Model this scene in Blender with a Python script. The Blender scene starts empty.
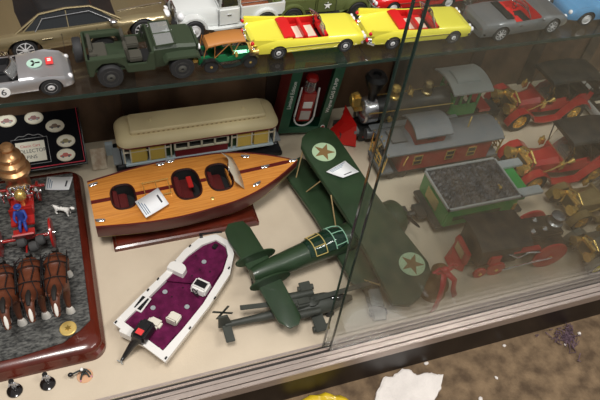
import bpy, bmesh, math, random
from mathutils import Matrix, Vector
random.seed(7)
C = bpy.context.scene.collection
PI = math.pi
S4 = 0.4                                     # height of the glass shelf above the case deck
# ---------------------------------------------------------------- camera
FPX = 621.8713693
CAMR = Matrix(((0.94591493, 0.1698024, -0.27642736), (-0.30878562, 0.73253755, -0.60666315), (0.09948056, 0.65920853, 0.74535075)))
CAMP = Vector((-0.30244586, -0.46006702, 1.0))
cd = bpy.data.cameras.new('camera'); cam = bpy.data.objects.new('camera', cd); C.objects.link(cam)
cam.matrix_world = Matrix.Translation(CAMP) @ CAMR.to_4x4()
cd.sensor_width = 36; cd.lens = FPX/600*36; cd.clip_start = 0.01
bpy.context.scene.camera = cam
def at(px, py, z=0.0):
    d = CAMR @ Vector((px-300, 200-py, -FPX)); t = (z-CAMP.z)/d.z
    return CAMP + d*t
# ---------------------------------------------------------------- materials
MATS = {}
def mat(name, col, rough=.5, metal=0, coat=0, noise=0, nscale=60, bump=0, bscale=200, col2=None, trans=0, emit=0, stretch=None, spec=.5, contrast=(.35,.65)):
    if name in MATS: return MATS[name]
    m = bpy.data.materials.new(name); m.use_nodes = True; nt = m.node_tree; b = nt.nodes['Principled BSDF']
    b.inputs['Base Color'].default_value = (*col, 1); b.inputs['Roughness'].default_value = rough
    b.inputs['Metallic'].default_value = metal; b.inputs['Coat Weight'].default_value = coat
    b.inputs['Coat Roughness'].default_value = .06; b.inputs['Specular IOR Level'].default_value = spec
    tc = nt.nodes.new('ShaderNodeTexCoord'); mp = nt.nodes.new('ShaderNodeMapping')
    nt.links.new(tc.outputs['Object'], mp.inputs[0])
    if stretch: mp.inputs['Scale'].default_value = stretch
    if noise or col2:
        n = nt.nodes.new('ShaderNodeTexNoise'); n.inputs['Scale'].default_value = nscale; n.inputs['Detail'].default_value = 6
        nt.links.new(mp.outputs[0], n.inputs['Vector'])
        r = nt.nodes.new('ShaderNodeValToRGB'); r.color_ramp.elements[0].position = contrast[0]; r.color_ramp.elements[1].position = contrast[1]
        c2 = col2 if col2 else tuple(c*(1-noise) for c in col)
        r.color_ramp.elements[0].color = (*c2, 1); r.color_ramp.elements[1].color = (*col, 1)
        nt.links.new(n.outputs[0], r.inputs[0]); nt.links.new(r.outputs[0], b.inputs['Base Color'])
    if bump:
        n2 = nt.nodes.new('ShaderNodeTexNoise'); n2.inputs['Scale'].default_value = bscale; n2.inputs['Detail'].default_value = 4
        nt.links.new(mp.outputs[0], n2.inputs['Vector'])
        bu = nt.nodes.new('ShaderNodeBump'); bu.inputs['Strength'].default_value = bump; bu.inputs['Distance'].default_value = .002
        nt.links.new(n2.outputs[0], bu.inputs['Height']); nt.links.new(bu.outputs[0], b.inputs['Normal'])
    MATS[name] = m; return m
def clear(name, tint, refl_rough=.0, dust=0.0, dustcol=(.6,.6,.55), ior=1.5):
    """thin sheet glass: transparent with fresnel reflection and a film of dust"""
    if name in MATS: return MATS[name]
    m = bpy.data.materials.new(name); m.use_nodes = True; nt = m.node_tree; nt.nodes.clear()
    out = nt.nodes.new('ShaderNodeOutputMaterial'); tr = nt.nodes.new('ShaderNodeBsdfTransparent'); gl = nt.nodes.new('ShaderNodeBsdfGlossy')
    tr.inputs[0].default_value = (*tint, 1); gl.inputs['Roughness'].default_value = refl_rough
    fr = nt.nodes.new('ShaderNodeFresnel'); fr.inputs['IOR'].default_value = ior
    ge = nt.nodes.new('ShaderNodeNewGeometry'); io = nt.nodes.new('ShaderNodeMapRange')   # same sheet index seen from either side
    io.inputs['To Min'].default_value = ior; io.inputs['To Max'].default_value = 1/ior
    nt.links.new(ge.outputs['Backfacing'], io.inputs['Value']); nt.links.new(io.outputs[0], fr.inputs['IOR'])
    mx = nt.nodes.new('ShaderNodeMixShader')
    nt.links.new(fr.outputs[0], mx.inputs[0]); nt.links.new(tr.outputs[0], mx.inputs[1]); nt.links.new(gl.outputs[0], mx.inputs[2])
    last = mx
    if dust:
        df = nt.nodes.new('ShaderNodeBsdfDiffuse'); df.inputs[0].default_value = (*dustcol, 1)
        n = nt.nodes.new('ShaderNodeTexNoise'); n.inputs['Scale'].default_value = 9; n.inputs['Detail'].default_value = 5
        tc = nt.nodes.new('ShaderNodeTexCoord'); nt.links.new(tc.outputs['Object'], n.inputs['Vector'])
        mr = nt.nodes.new('ShaderNodeMapRange'); mr.inputs['To Min'].default_value = dust*.6; mr.inputs['To Max'].default_value = dust*1.4
        nt.links.new(n.outputs[0], mr.inputs['Value'])
        m2 = nt.nodes.new('ShaderNodeMixShader'); nt.links.new(mr.outputs[0], m2.inputs[0])
        nt.links.new(mx.outputs[0], m2.inputs[1]); nt.links.new(df.outputs[0], m2.inputs[2]); last = m2
    nt.links.new(last.outputs[0], out.inputs[0]); MATS[name] = m; return m
def wood(name, c1, c2, rough=.35, coat=.3, scale=(6,60,60), nscale=6):
    return mat(name, c1, rough, 0, coat, col2=c2, nscale=nscale, stretch=scale, contrast=(.3,.7))

chrome = mat('chrome', (.85,.85,.87), .12, 1)
gold = mat('polished brass', (.92,.64,.20), .27, .75)
copper = mat('copper', (.82,.46,.22), .3, .8)
black = mat('black paint', (.012,.012,.013), .3)
rubber = mat('tyre rubber', (.016,.016,.017), .7)
hub = mat('bright hub silver', (.72,.72,.73), .3, .25)
dark = mat('dark underside', (.01,.01,.01), .8)
alu = mat('anodised aluminium', (.56,.47,.42), .42, .6, noise=.25, nscale=50, stretch=(1,30,30))
alud = mat('rail groove shade', (.02,.016,.014), .7)
white = mat('white plastic', (.8,.79,.76), .35)
paper = mat('paper', (.82,.83,.85), .7)
ink = mat('ink', (.05,.05,.06), .8)
inkb = mat('blue ink', (.12,.2,.3), .8)
bulb = mat('lamp glass', (.8,.8,.82), .1, 0, 1)
winglass = mat('dark tinted glass', (.012,.014,.016), .08, 0, .5)
car_glass = clear('clear plastic screen', (.88,.9,.9), .05, .12, (.8,.8,.8))
# ---------------------------------------------------------------- mesh helpers
class MB:
    def __init__(s): s.v=[]; s.f=[]; s.mi=[]; s.T=Matrix.Identity(4)
    def add(s, vs, fs, mi=0):
        o=len(s.v); s.v += [tuple(s.T @ Vector(v)) for v in vs]
        s.f += [tuple(o+i for i in f) for f in fs]; s.mi += [mi]*len(fs) if isinstance(mi,int) else list(mi)
        return s
    def box(s, c, d, mi=0, rot=None, top=(1,1)):
        hx,hy,hz = d[0]/2,d[1]/2,d[2]/2; R = rot or Matrix.Identity(3); c=Vector(c)
        vs=[c+R@Vector((sx*hx*(top[0] if sz>0 else 1), sy*hy*(top[1] if sz>0 else 1), sz*hz)) for sz in(-1,1) for sy in(-1,1) for sx in(-1,1)]
        return s.add(vs, [(0,2,3,1),(4,5,7,6),(0,1,5,4),(2,6,7,3),(0,4,6,2),(1,3,7,5)], mi)
    def lathe(s, c, ax, prof, n=20, mi=0, mis=None):
        c=Vector(c); ax=Vector(ax).normalized(); q=ax.to_track_quat('Z','Y').to_matrix()
        vs=[]; fs=[]; ms=[]
        for r,h in prof:
            r=max(r,1e-5)
            for k in range(n):
                a=2*PI*k/n; vs.append(c+q@Vector((r*math.cos(a), r*math.sin(a), h)))
        for i in range(len(prof)-1):
            for k in range(n):
                fs.append((i*n+k, i*n+(k+1)%n, (i+1)*n+(k+1)%n, (i+1)*n+k)); ms.append(mis[i] if mis else mi)
        fs.append(tuple(reversed(range(n)))); ms.append(mis[0] if mis else mi)
        m=(len(prof)-1)*n; fs.append(tuple(range(m, m+n))); ms.append(mis[-1] if mis else mi)
        return s.add(vs, fs, ms)
    def cyl(s, p0, p1, r0, r1=None, n=14, mi=0):
        p0=Vector(p0); p1=Vector(p1); L=(p1-p0).length
        return s.lathe(p0, p1-p0, [(r0,0),(r0 if r1 is None else r1, L)], n, mi)
    def ell(s, c, r, n=14, mi=0, rot=None):
        vs=[]; fs=[]; m=max(6,n//2+1); R=rot or Matrix.Identity(3); c=Vector(c)
        if isinstance(r,(int,float)): r=(r,r,r)
        for i in range(1,m):
            t=PI*i/m
            for k in range(n):
                a=2*PI*k/n; vs.append(c+R@Vector((r[0]*math.sin(t)*math.cos(a), r[1]*math.sin(t)*math.sin(a), -r[2]*math.cos(t))))
        vs.append(c+R@Vector((0,0,-r[2]))); vs.append(c+R@Vector((0,0,r[2]))); b=len(vs)-2
        for i in range(m-2):
            for k in range(n): fs.append((i*n+k, i*n+(k+1)%n, (i+1)*n+(k+1)%n, (i+1)*n+k))
        for k in range(n):
            fs.append((b,(k+1)%n,k)); fs.append((b+1,(m-2)*n+k,(m-2)*n+(k+1)%n))
        return s.add(vs, fs, mi)
    def tube(s, pts, r, n=6, mi=0, closed=False):
        pts=[Vector(p) for p in pts]; N=len(pts); vs=[]; fs=[]
        for i,p in enumerate(pts):
            a=pts[(i-1)%N] if (closed or i>0) else p; b=pts[(i+1)%N] if (closed or i<N-1) else p
            q=(b-a).normalized().to_track_quat('Z','Y').to_matrix(); rr=r[i] if isinstance(r,(list,tuple)) else r
            for k in range(n):
                t=2*PI*k/n; vs.append(p+q@Vector((rr*math.cos(t), rr*math.sin(t), 0)))
        for i in range(N if closed else N-1):
            j=(i+1)%N
            for k in range(n): fs.append((i*n+k, i*n+(k+1)%n, j*n+(k+1)%n, j*n+k))
        if not closed: fs.append(tuple(reversed(range(n)))); fs.append(tuple(range((N-1)*n, N*n)))
        return s.add(vs, fs, mi)
    def prism(s, poly, a, b, plane='xy', mi=0, shrink=None):
        """polygon extruded from a to b along the remaining axis; shrink scales the second face about its centre"""
        n=len(poly); cx=sum(p[0] for p in poly)/n; cy=sum(p[1] for p in poly)/n
        def P(u,v,w): return {'xy':(u,v,w),'xz':(u,w,v),'yz':(w,u,v)}[plane]
        k=shrink or 1
        vs=[P(u,v,a) for u,v in poly]+[P(cx+(u-cx)*k, cy+(v-cy)*k, b) for u,v in poly]
        fs=[tuple(reversed(range(n))), tuple(range(n,2*n))]+[(i,(i+1)%n,n+(i+1)%n,n+i) for i in range(n)]
        return s.add(vs, fs, mi)
    def loft(s, secs, mi=0, fm=None, cap=True):
        n=len(secs[0]); vs=[p for q in secs for p in q]; fs=[]; ms=[]
        for i in range(len(secs)-1):
            for k in range(n):
                fs.append((i*n+k,i*n+(k+1)%n,(i+1)*n+(k+1)%n,(i+1)*n+k)); ms.append(fm(i,k) if fm else mi)
        if cap:
            fs.append(tuple(reversed(range(n)))); fs.append(tuple(range((len(secs)-1)*n, len(secs)*n))); ms += [mi,mi]
        return s.add(vs, fs, ms)
    def build(s, name, mats, parent=None, smooth=40, bevel=0, sub=0):
        me=bpy.data.meshes.new(name); me.from_pydata(s.v, [], s.f)
        if not isinstance(mats,(list,tuple)): mats=[mats]
        for m in mats: me.materials.append(m)
        for p,i in zip(me.polygons, s.mi): p.material_index=i
        bm=bmesh.new(); bm.from_mesh(me); bmesh.ops.recalc_face_normals(bm, faces=bm.faces)
        if bevel:
            es=[e for e in bm.edges if len(e.link_faces)==2 and e.calc_face_angle(0)>.6]
            bmesh.ops.bevel(bm, geom=es, offset=bevel, segments=2, affect='EDGES', clamp_overlap=True)
        bm.to_mesh(me); bm.free()
        if smooth:
            me.polygons.foreach_set('use_smooth', [True]*len(me.polygons))
            me.set_sharp_from_angle(angle=math.radians(smooth))
        o=bpy.data.objects.new(name, me); C.objects.link(o)
        if parent: o.parent=parent
        if sub:
            md=o.modifiers.new('sub','SUBSURF'); md.levels=sub; md.render_levels=sub
        return o
def thing(name, label, cat, loc=(0,0,0), yaw=0, group=None, scale=1):
    o=bpy.data.objects.new(name,None); C.objects.link(o); o.empty_display_size=.02
    o.location=loc; o.rotation_euler=(0,0,yaw); o.scale=(scale,)*3; return tag(o,label,cat,group)
def tag(o, label, cat, group=None, kind=None):
    o['label']=label; o['category']=cat
    if group: o['group']=group
    if kind: o['kind']=kind
    return o
def copy_tree(o, parent=None):
    c=o.copy(); C.objects.link(c); c.parent=parent
    for ch in list(o.children): copy_tree(ch, c)
    return c
def bake(o):
    bpy.context.view_layer.update(); dg=bpy.context.evaluated_depsgraph_get()
    me=bpy.data.meshes.new_from_object(o.evaluated_get(dg)); o.modifiers.clear(); o.data=me
    me.polygons.foreach_set('use_smooth',[True]*len(me.polygons)); return o
def cut(o, mb, mats):
    k=mb.build('cutter', mats, o.parent, smooth=0)
    md=o.modifiers.new('b','BOOLEAN'); md.operation='DIFFERENCE'; md.solver='EXACT'; md.object=k
    bake(o); bpy.data.objects.remove(k, do_unlink=True)
    o.data.set_sharp_from_angle(angle=math.radians(35))
def lettering(name, text, size, material, parent, M, depth=.0002, align='CENTER'):
    cu=bpy.data.curves.new(name,'FONT'); cu.body=text; cu.size=size; cu.extrude=depth; cu.align_x=align; cu.align_y='CENTER'
    t=bpy.data.objects.new(name,cu); C.objects.link(t)
    bpy.context.view_layer.update(); me=bpy.data.meshes.new_from_object(t.evaluated_get(bpy.context.evaluated_depsgraph_get()))
    bpy.data.objects.remove(t, do_unlink=True)
    me.materials.clear(); me.materials.append(material); me.transform(M)
    o=bpy.data.objects.new(name,me); C.objects.link(o); o.parent=parent; return o
def skin(name, joints, edges, material, parent, sub=2, mats=None):
    me=bpy.data.meshes.new(name); me.from_pydata([j[0] for j in joints], edges, [])
    o=bpy.data.objects.new(name,me); C.objects.link(o)
    o.modifiers.new('skin','SKIN')
    sv=me.skin_vertices[0].data
    for i,j in enumerate(joints):
        r=j[1]; sv[i].radius=(r,r) if isinstance(r,(int,float)) else r; sv[i].use_root=(i==0)
    md=o.modifiers.new('s','SUBSURF'); md.levels=sub; bake(o)
    o.data.materials.clear()
    for m in (mats or [material]): o.data.materials.append(m)
    o.parent=parent; return o
def star(r, r2=None, n=5, a0=PI/2, cx=0, cy=0):
    r2=r2 or r*.382
    return [(cx+(r if i%2==0 else r2)*math.cos(a0+PI*i/n), cy+(r if i%2==0 else r2)*math.sin(a0+PI*i/n)) for i in range(2*n)]
def circ(r, n=28, ry=None, cx=0, cy=0):
    ry=ry or r; return [(cx+r*math.cos(2*PI*i/n), cy+ry*math.sin(2*PI*i/n)) for i in range(n)]
def Rz(a): return Matrix.Rotation(a,3,'Z')
def Rx(a): return Matrix.Rotation(a,3,'X')
def Ry(a): return Matrix.Rotation(a,3,'Y')
def lerp_keys(keys, t):
    for (a,b) in zip(keys,keys[1:]):
        if t<=b[0]:
            u=(t-a[0])/(b[0]-a[0]); u=max(0,min(1,u)); return [x+(y-x)*u for x,y in zip(a[1:],b[1:])]
    return list(keys[-1][1:])

# ================================================================ SETTING: shop floor, display case
floorm = mat('worn brown floor', (.22,.150,.088), .85, spec=.2, col2=(.085,.056,.034), nscale=34, bump=.9, bscale=190, contrast=(.32,.68))
GZ=-.112
f=MB().box((.1,.1,GZ-.02),(6,6,.04)).build('floor',floorm); f['kind']='structure'
case = thing('display_case','long glass-fronted shop display case with beige deck, brown back and aluminium door track','display case',(0,0,0))
beige = mat('beige deck board', (.62,.525,.40), .65, col2=(.56,.47,.355), nscale=14, bump=.15, bscale=300, contrast=(.3,.7))
MB().box((.3,.325,-.008),(2.6,.626,.016)).build('deck',beige,case)
backm = mat('brown back board', (.135,.078,.046), .45, coat=.0, col2=(.06,.034,.021), nscale=16, stretch=(1,1,.5),spec=.3)
MB().box((.3,.632,.36),(2.6,.016,.95)).build('back_panel',backm,case)
stdm = mat('dark upright strip', (.035,.022,.016), .4)
for x in (-.243,.08,.40,.62,.80,.98):
    MB().box((x,.621,.36),(.035,.006,.94)).build('upright_strip',stdm,case)
for x in (-1.0,1.6): MB().box((x,.3,.37),(.012,.67,.96)).build('side_panel',backm,case)
kick = mat('dark brown laminate', (.014,.008,.007), .45, noise=.4, nscale=12)
MB().box((.3,-.014,-.067),(2.6,.014,.095)).box((.3,.3,-.067),(2.6,.6,.09)).build('kick_plate',kick,case)
b=MB()
b.box((.3,-.004,-.0075),(2.6,.044,.009),1)                      # track bed, near-black colour stands in for shade in the grooves
for y0,y1,z in ((.0125,.0175,.0015),(.0035,.0075,.001),(.0047,.0063,.0035),(-.0075,-.0015,.001),(-.0185,-.0092,.0022),(-.0262,-.0200,.0005)):
    b.box((.3,(y0+y1)/2,(z-.006)/2),(2.6,y1-y0,z+.006),0)
b.box((.3,-.0245,-.0115),(2.6,.004,.023),0)
b.build('sliding_door_track',[alu,alud],case,smooth=0,bevel=.0005)
glass_door = clear('dusty door glass', (.975,.985,.98), .02, .0125, (.58,.66,.58), 1.5)
glass_edge = mat('green glass edge', (.015,.035,.03), .15, 0, .5)
shelf_glass = clear('shelf glass', (.93,.95,.93), .0, .012, (.5,.45,.38), 1.5)
def pane(name,label,x0,x1,y0,y1,z0,z1,edge,mt,cat):
    t=MB().box(((x0+x1)/2,(y0+y1)/2,(z0+z1)/2),(x1-x0,y1-y0,z1-z0)).build(name,mt,smooth=0); tag(t,label,cat)
    e=MB().box(*edge).build('ground_edge',glass_edge,t,smooth=0); return t
XD=.0
pane('sliding_glass_door','inner sliding glass door, its bare edge nearest the model biplane cockpit',XD,1.05,.0080,.0120,.001,.80,((XD-.0009,.0100,.40),(.0016,.0044,.80)),glass_door,'glass door')
pane('sliding_glass_door','outer sliding glass door in the front channel, its edge just right of the inner one',XD+.010,1.25,-.0010,.0030,.001,.80,((XD+.0091,.0010,.40),(.0016,.0044,.80)),glass_door,'glass door')
e=thing('glass_shelf','thick clear glass shelf carrying the row of toy cars','shelf',(0,0,S4))
MB().box((.3,.4545,-.003),(2.58,.323,.006)).build('glass_sheet',shelf_glass,e,smooth=0)
MB().box((.3,.2925,-.003),(2.58,.0012,.0064)).build('ground_edge',glass_edge,e,smooth=0)
for x in (-.243,.40,.98):
    MB().prism([(.622,-.008),(.622,-.028),(.60,-.026),(.36,-.013),(.36,-.008)],x-.002,x+.002,'yz').build('shelf_bracket',stdm,case,smooth=0).location=(0,0,S4)

# ================================================================ VEHICLES
def wheel_mb(r,w,rimm=1,n=22,kind='disc'):
    """axis y, centred; tyre index 0, rim 1"""
    b=MB(); ax=(0,1,0); h=w/2
    b.lathe((0,0,0),ax,[(r*.66,-h),(r*.93,-h),(r,-h*.6),(r,h*.6),(r*.93,h),(r*.66,h),(r*.66,h*.7),(r*.66,-h*.7)],n,0)
    if kind=='disc':
        b.lathe((0,0,0),ax,[(r*.67,-h*.8),(r*.6,-h*1.02),(r*.5,-h*.8),(r*.3,-h*1.05),(r*.12,-h*1.2),(r*.12,h*1.2),(r*.3,h*1.05),(r*.5,h*.8),(r*.6,h*1.02),(r*.67,h*.8)],n,1)
    elif kind=='alloy':
        b.lathe((0,0,0),ax,[(r*.67,-h*.3),(r*.1,-h*.3),(r*.1,h*.3),(r*.67,h*.3)],n,2)
        for k in range(9):
            a=2*PI*k/9; b.box((math.cos(a)*r*.4,0,math.sin(a)*r*.4),(r*.56,w*1.02,r*.1),1,rot=Ry(-a))
        b.lathe((0,0,0),ax,[(r*.16,-h*1.1),(r*.16,h*1.1)],12,1)
        for s in(-1,1): b.tube([(math.cos(2*PI*k/20)*r*.68,s*h*.9,math.sin(2*PI*k/20)*r*.68) for k in range(20)],r*.05,5,1,True)
    else:
        for k in range(10):
            a=2*PI*k/10; b.cyl((math.cos(a)*r*.12,0,math.sin(a)*r*.12),(math.cos(a)*r*.72,0,math.sin(a)*r*.72),r*.055,n=6,mi=1)
        b.lathe((0,0,0),ax,[(r*.18,-h*1.3),(r*.18,h*1.3)],10,1)
        b.lathe((0,0,0),ax,[(r*.62,-h*.6),(r*.74,-h*.6),(r*.74,h*.6),(r*.62,h*.6),(r*.62,-h*.6)],n,1)
    return b
def add_wheels(t, spots, r, w, mats, kind='disc'):
    first=None
    for p in spots:
        if first is None: first=o=wheel_mb(r,w,kind=kind).build('wheel',mats,t)
        else: o=first.copy(); C.objects.link(o); o.parent=t
        o.location=p
    return first
def body_mb(L, W, keys, zs, cockpit=None, zfloor=.008, ntuck=.1, nst=30):
    """keys: (t, halfwidth factor, belt z, centre z); cockpit in t units"""
    ts=sorted(set([-1+2*i/nst for i in range(nst+1)]+[k[0] for k in keys]))
    if cockpit:
        a,c=cockpit; ts=sorted(set([t for t in ts if min(abs(t-a),abs(t-c))>.012]+[a-.006,a+.006,c-.006,c+.006]))
    secs=[]; op=[]; zfloor=zs+.005
    for t in ts:
        wf,zb,zh=lerp_keys(keys,t); hw=W/2*wf; x=t*L/2
        o=bool(cockpit and cockpit[0]<t<cockpit[1]); op.append(o)
        z5,z6,z7,z8=(zb,zfloor,zfloor,zfloor) if o else (zb+.72*(zh-zb),zb+.82*(zh-zb),zb+.97*(zh-zb),zh)
        half=[(.0,zs),(.8*hw,zs),(.95*hw,zs+.15*(zb-zs)),(hw,zs+.5*(zb-zs)),(.985*hw,zs+.85*(zb-zs)),(.93*hw,zb),(.84*hw,z5),(.80*hw,z6),(.42*hw,z7),(0,z8)]
        ring=[(x,y,z) for y,z in half]+[(x,-y,z) for y,z in reversed(half[1:-1])]
        secs.append(ring)
    def fm(i,k):
        if op[i] and op[i+1] and k in (6,7,8,9,10,11): return 1
        if op[i]!=op[i+1] and k in (6,7,8,9,10,11): return 1
        return 0
    return MB().loft(secs,0,fm)
def car(name,label,cat,paint,L,W,keys,zs,r,ax,loc,yaw,cockpit=None,inter=None,group=None,rim=None,kind='disc',cabin=None,roof=None,seats=(),seatm=None,arch=1.22,wy=None,wm=None,track=.0,ww=None):
    t=thing(name,label,cat,loc,yaw,group)
    inter=inter or dark
    o=body_mb(L,W,keys,zs,cockpit).build('body',[paint,inter,dark],t,smooth=35)
    k=MB(); wy=wy or W*.5
    for x in ax:
        for s in (-1,1): k.cyl((x*L/2,s*(W*.30),r*1.0),(x*L/2,s*(W*.62),r*1.0),r*arch,n=28,mi=2)
    cut(o,k,[paint,inter,dark])
    ww=ww or W*.13
    add_wheels(t,[(x*L/2,s*(W*.5-ww*.62),r) for x in ax for s in(-1,1)],r,ww,[rubber,hub if rim in (None,chrome) else rim,dark],kind)
    MB().box((0,0,r*.9),(L*.7,W*.55,r*.5)).build('chassis',dark,t)
    if cabin:
        x0,x1,x2,x3,zb,zt,wb,wt=cabin       # rear base, rear top, front top, front base (t units)
        def ring(xa,xb,w,z,n=6):
            P=[]
            for (xx,sy) in ((xb,-1),(xb,1),(xa,1),(xa,-1)): P.append((xx*L/2,sy*w/2,z))
            # add midpoints so ends bow outwards
            return [P[0],((xb+.03)*L/2,0,z),P[1],((xa+xb)/2*L/2,w/2*1.02,z),P[2],((xa-.03)*L/2,0,z),P[3],((xa+xb)/2*L/2,-w/2*1.02,z)]
        MB().loft([ring(x0,x3,wb,zb),ring(x1,x2,wt,zt)]).build('windows',winglass,t,smooth=25)
        MB().loft([ring(x1-.02,x2+.02,wt*1.03,zt-.001),ring(x1-.01,x2+.01,wt*1.02,zt+.0015),ring(x1+.05,x2-.05,wt*.85,zt+.003)]).build('roof',roof or paint,t,smooth=60)
        for s in(-1,1):
            for (a,c) in ((x0,x1),(x3,x2),((x0+x3)/2-.02,(x1+x2)/2)): MB().tube([(a*L/2,s*wb/2,zb),(c*L/2,s*wt/2,zt)],.0012,6).build('window_pillar',paint,t)
    for (x,wd,dp) in seats:
        b=MB(); b.box((x*L/2,0,.012+r*.5),(dp,wd,.01),0); b.box((x*L/2-dp*.5,0,.019+r*.5),(dp*.28,wd,.022),0,rot=Ry(-.15))
        b.build('seat',seatm or inter,t,bevel=.0012)
    return t
def screen(t,x,y,zb,h,lean=.5,frame=chrome):
    """windshield: bowed chrome frame with a clear pane, base centre at x"""
    n=8; lo=[];hi=[]
    for i in range(n+1):
        u=-1+2*i/n; bx=x-.010*u*u; lo.append((bx,u*y,zb)); hi.append((bx-h*lean,u*y*.86,zb+h))
    fr=MB().tube(lo+hi[::-1],.0009,6,0,True).build('windshield',frame,t)
    vs=lo+hi; m=n+1
    p=MB(); p.add([Vector(v) for v in vs],[(i,i+1,m+i+1,m+i) for i in range(n)]); 
    o=p.build('pane',car_glass,fr,smooth=60); md=o.modifiers.new('s','SOLIDIFY'); md.thickness=.0004
def steering(t,x,y,z,m,r=.0065):
    b=MB().tube([(x+.3*r*math.cos(a),y+r*math.cos(a),z+r*math.sin(a)) for a in [2*PI*i/16 for i in range(16)]],.0006,5,0,True)
    b.cyl((x,y,z),(x+.012,y,z-.004),.0007,n=6); b.box((x,y,z),(.001,2*r,.0008)); b.build('steering_wheel',m,t)

# ---- fifties convertible
yellow=mat('yellow enamel',(.80,.73,.07),.25,0,.6); redint=mat('red interior',(.62,.012,.012),.45)
cream=mat('cream seat inlay',(.75,.66,.52),.5)
def convertible(name,label,cat,paint,loc,yaw,L=.196,W=.074,group=None,inter=redint,tonneau=redint):
    keys=[(-1,.80,.026,.024),(-.95,.93,.034,.028),(-.6,1,.036,.032),(-.1,.98,.032,.033),(.4,.98,.031,.0345),(.85,.96,.030,.032),(.96,.9,.027,.028),(1,.8,.022,.024)]
    t=car(name,label,cat,paint,L,W,keys,.008,.0125,(-.58,.63),loc,yaw,(-.32,.30),inter,group,rim=chrome,arch=1.12)
    b=MB().loft([[(x*L/2,y,z) for y,z in ((-W*.37,z0-.002),(-W*.37,z0+.001),(-W*.2,z0+.003),(W*.2,z0+.003),(W*.37,z0+.001),(W*.37,z0-.002))] for x,z0 in ((-.47,.0335),(-.40,.036),(-.31,.036))]).build('folded_top_cover',tonneau,t)
    for x in (-.16,.06):
        s=MB().box((x*L/2,0,.017),(.022,W*.68,.014)).box((x*L/2-.012,0,.026),(.006,W*.70,.020),rot=Ry(-.15)).build('seat',inter,t,bevel=.0012)
        MB().box((x*L/2+.001,0,.0243),(.015,W*.42,.001)).build('seat_inlay',cream,s)
    MB().box((.26*L/2,0,.030),(.008,W*.74,.010)).build('dashboard',inter,t,bevel=.001)
    steering(t,.19*L/2,W*.19,.034,black); screen(t,.33*L/2,W*.40,.034,.015,.55)
    MB().cyl((.20*L/2,0,.047),(.20*L/2+.002,0,.047),.003).build('rear_view_mirror',black,t)
    b=MB()                                                  # bumpers
    b.tube([(L/2-.006,-W*.47,.016),(L/2+.002,-W*.36,.016),(L/2+.004,0,.016),(L/2+.002,W*.36,.016),(L/2-.006,W*.47,.016)],.0026,8)
    b.box((L/2-.001,0,.019),(.004,W*.6,.007)); b.build('front_bumper',chrome,t)
    b=MB(); b.tube([(-L/2+.006,-W*.48,.014),(-L/2-.002,-W*.38,.014),(-L/2-.003,0,.014),(-L/2-.002,W*.38,.014),(-L/2+.006,W*.48,.014)],.0028,8)
    for s in(-1,1): b.cyl((-L/2-.004,s*W*.36,.018),(-L/2+.006,s*W*.36,.018),.0055)
    b.build('rear_bumper',chrome,t)
    for s in(-1,1):
        b=MB().prism([(-L/2-.003,.028),(-L/2-.001,.041),(-L*.40,.039),(-L*.18,.034),(-L*.18,.030)],s*W*.43-.0025,s*W*.43+.0025,'xz').build('tail_fin',paint,t,bevel=.001)
        MB().ell((-L/2-.002,s*W*.43,.033),(.004,.0028,.0035)).ell((-L/2-.004,s*W*.36,.018),(.003,.004,.004)).build('tail_light',mat('red lens',(.6,.01,.02),.15),t)
        for q in(0,1): MB().ell((L/2-.001,s*(W*.41-q*.009),.024),(.003,.0042,.0042)).build('headlight',bulb,t)
        MB().box((-.05*L,s*W*.495,.022),(L*.62,.0008,.0012)).build('side_trim',chrome,t)
    return t
sh='on the glass shelf'
pA=at(252,60,S4); pB=at(362,48,S4)
convertible('toy_convertible','yellow finned toy convertible with red interior standing left of the door edges','toy car',yellow,(.034,.358,S4),-.0,L=.190)
convertible('toy_convertible','yellow finned toy convertible with red interior seen across the glass door edges','toy car',yellow,(.232,.349,S4),-.02,L=.190)
redp=mat('red enamel',(.60,.012,.014),.22,0,.6)
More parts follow.
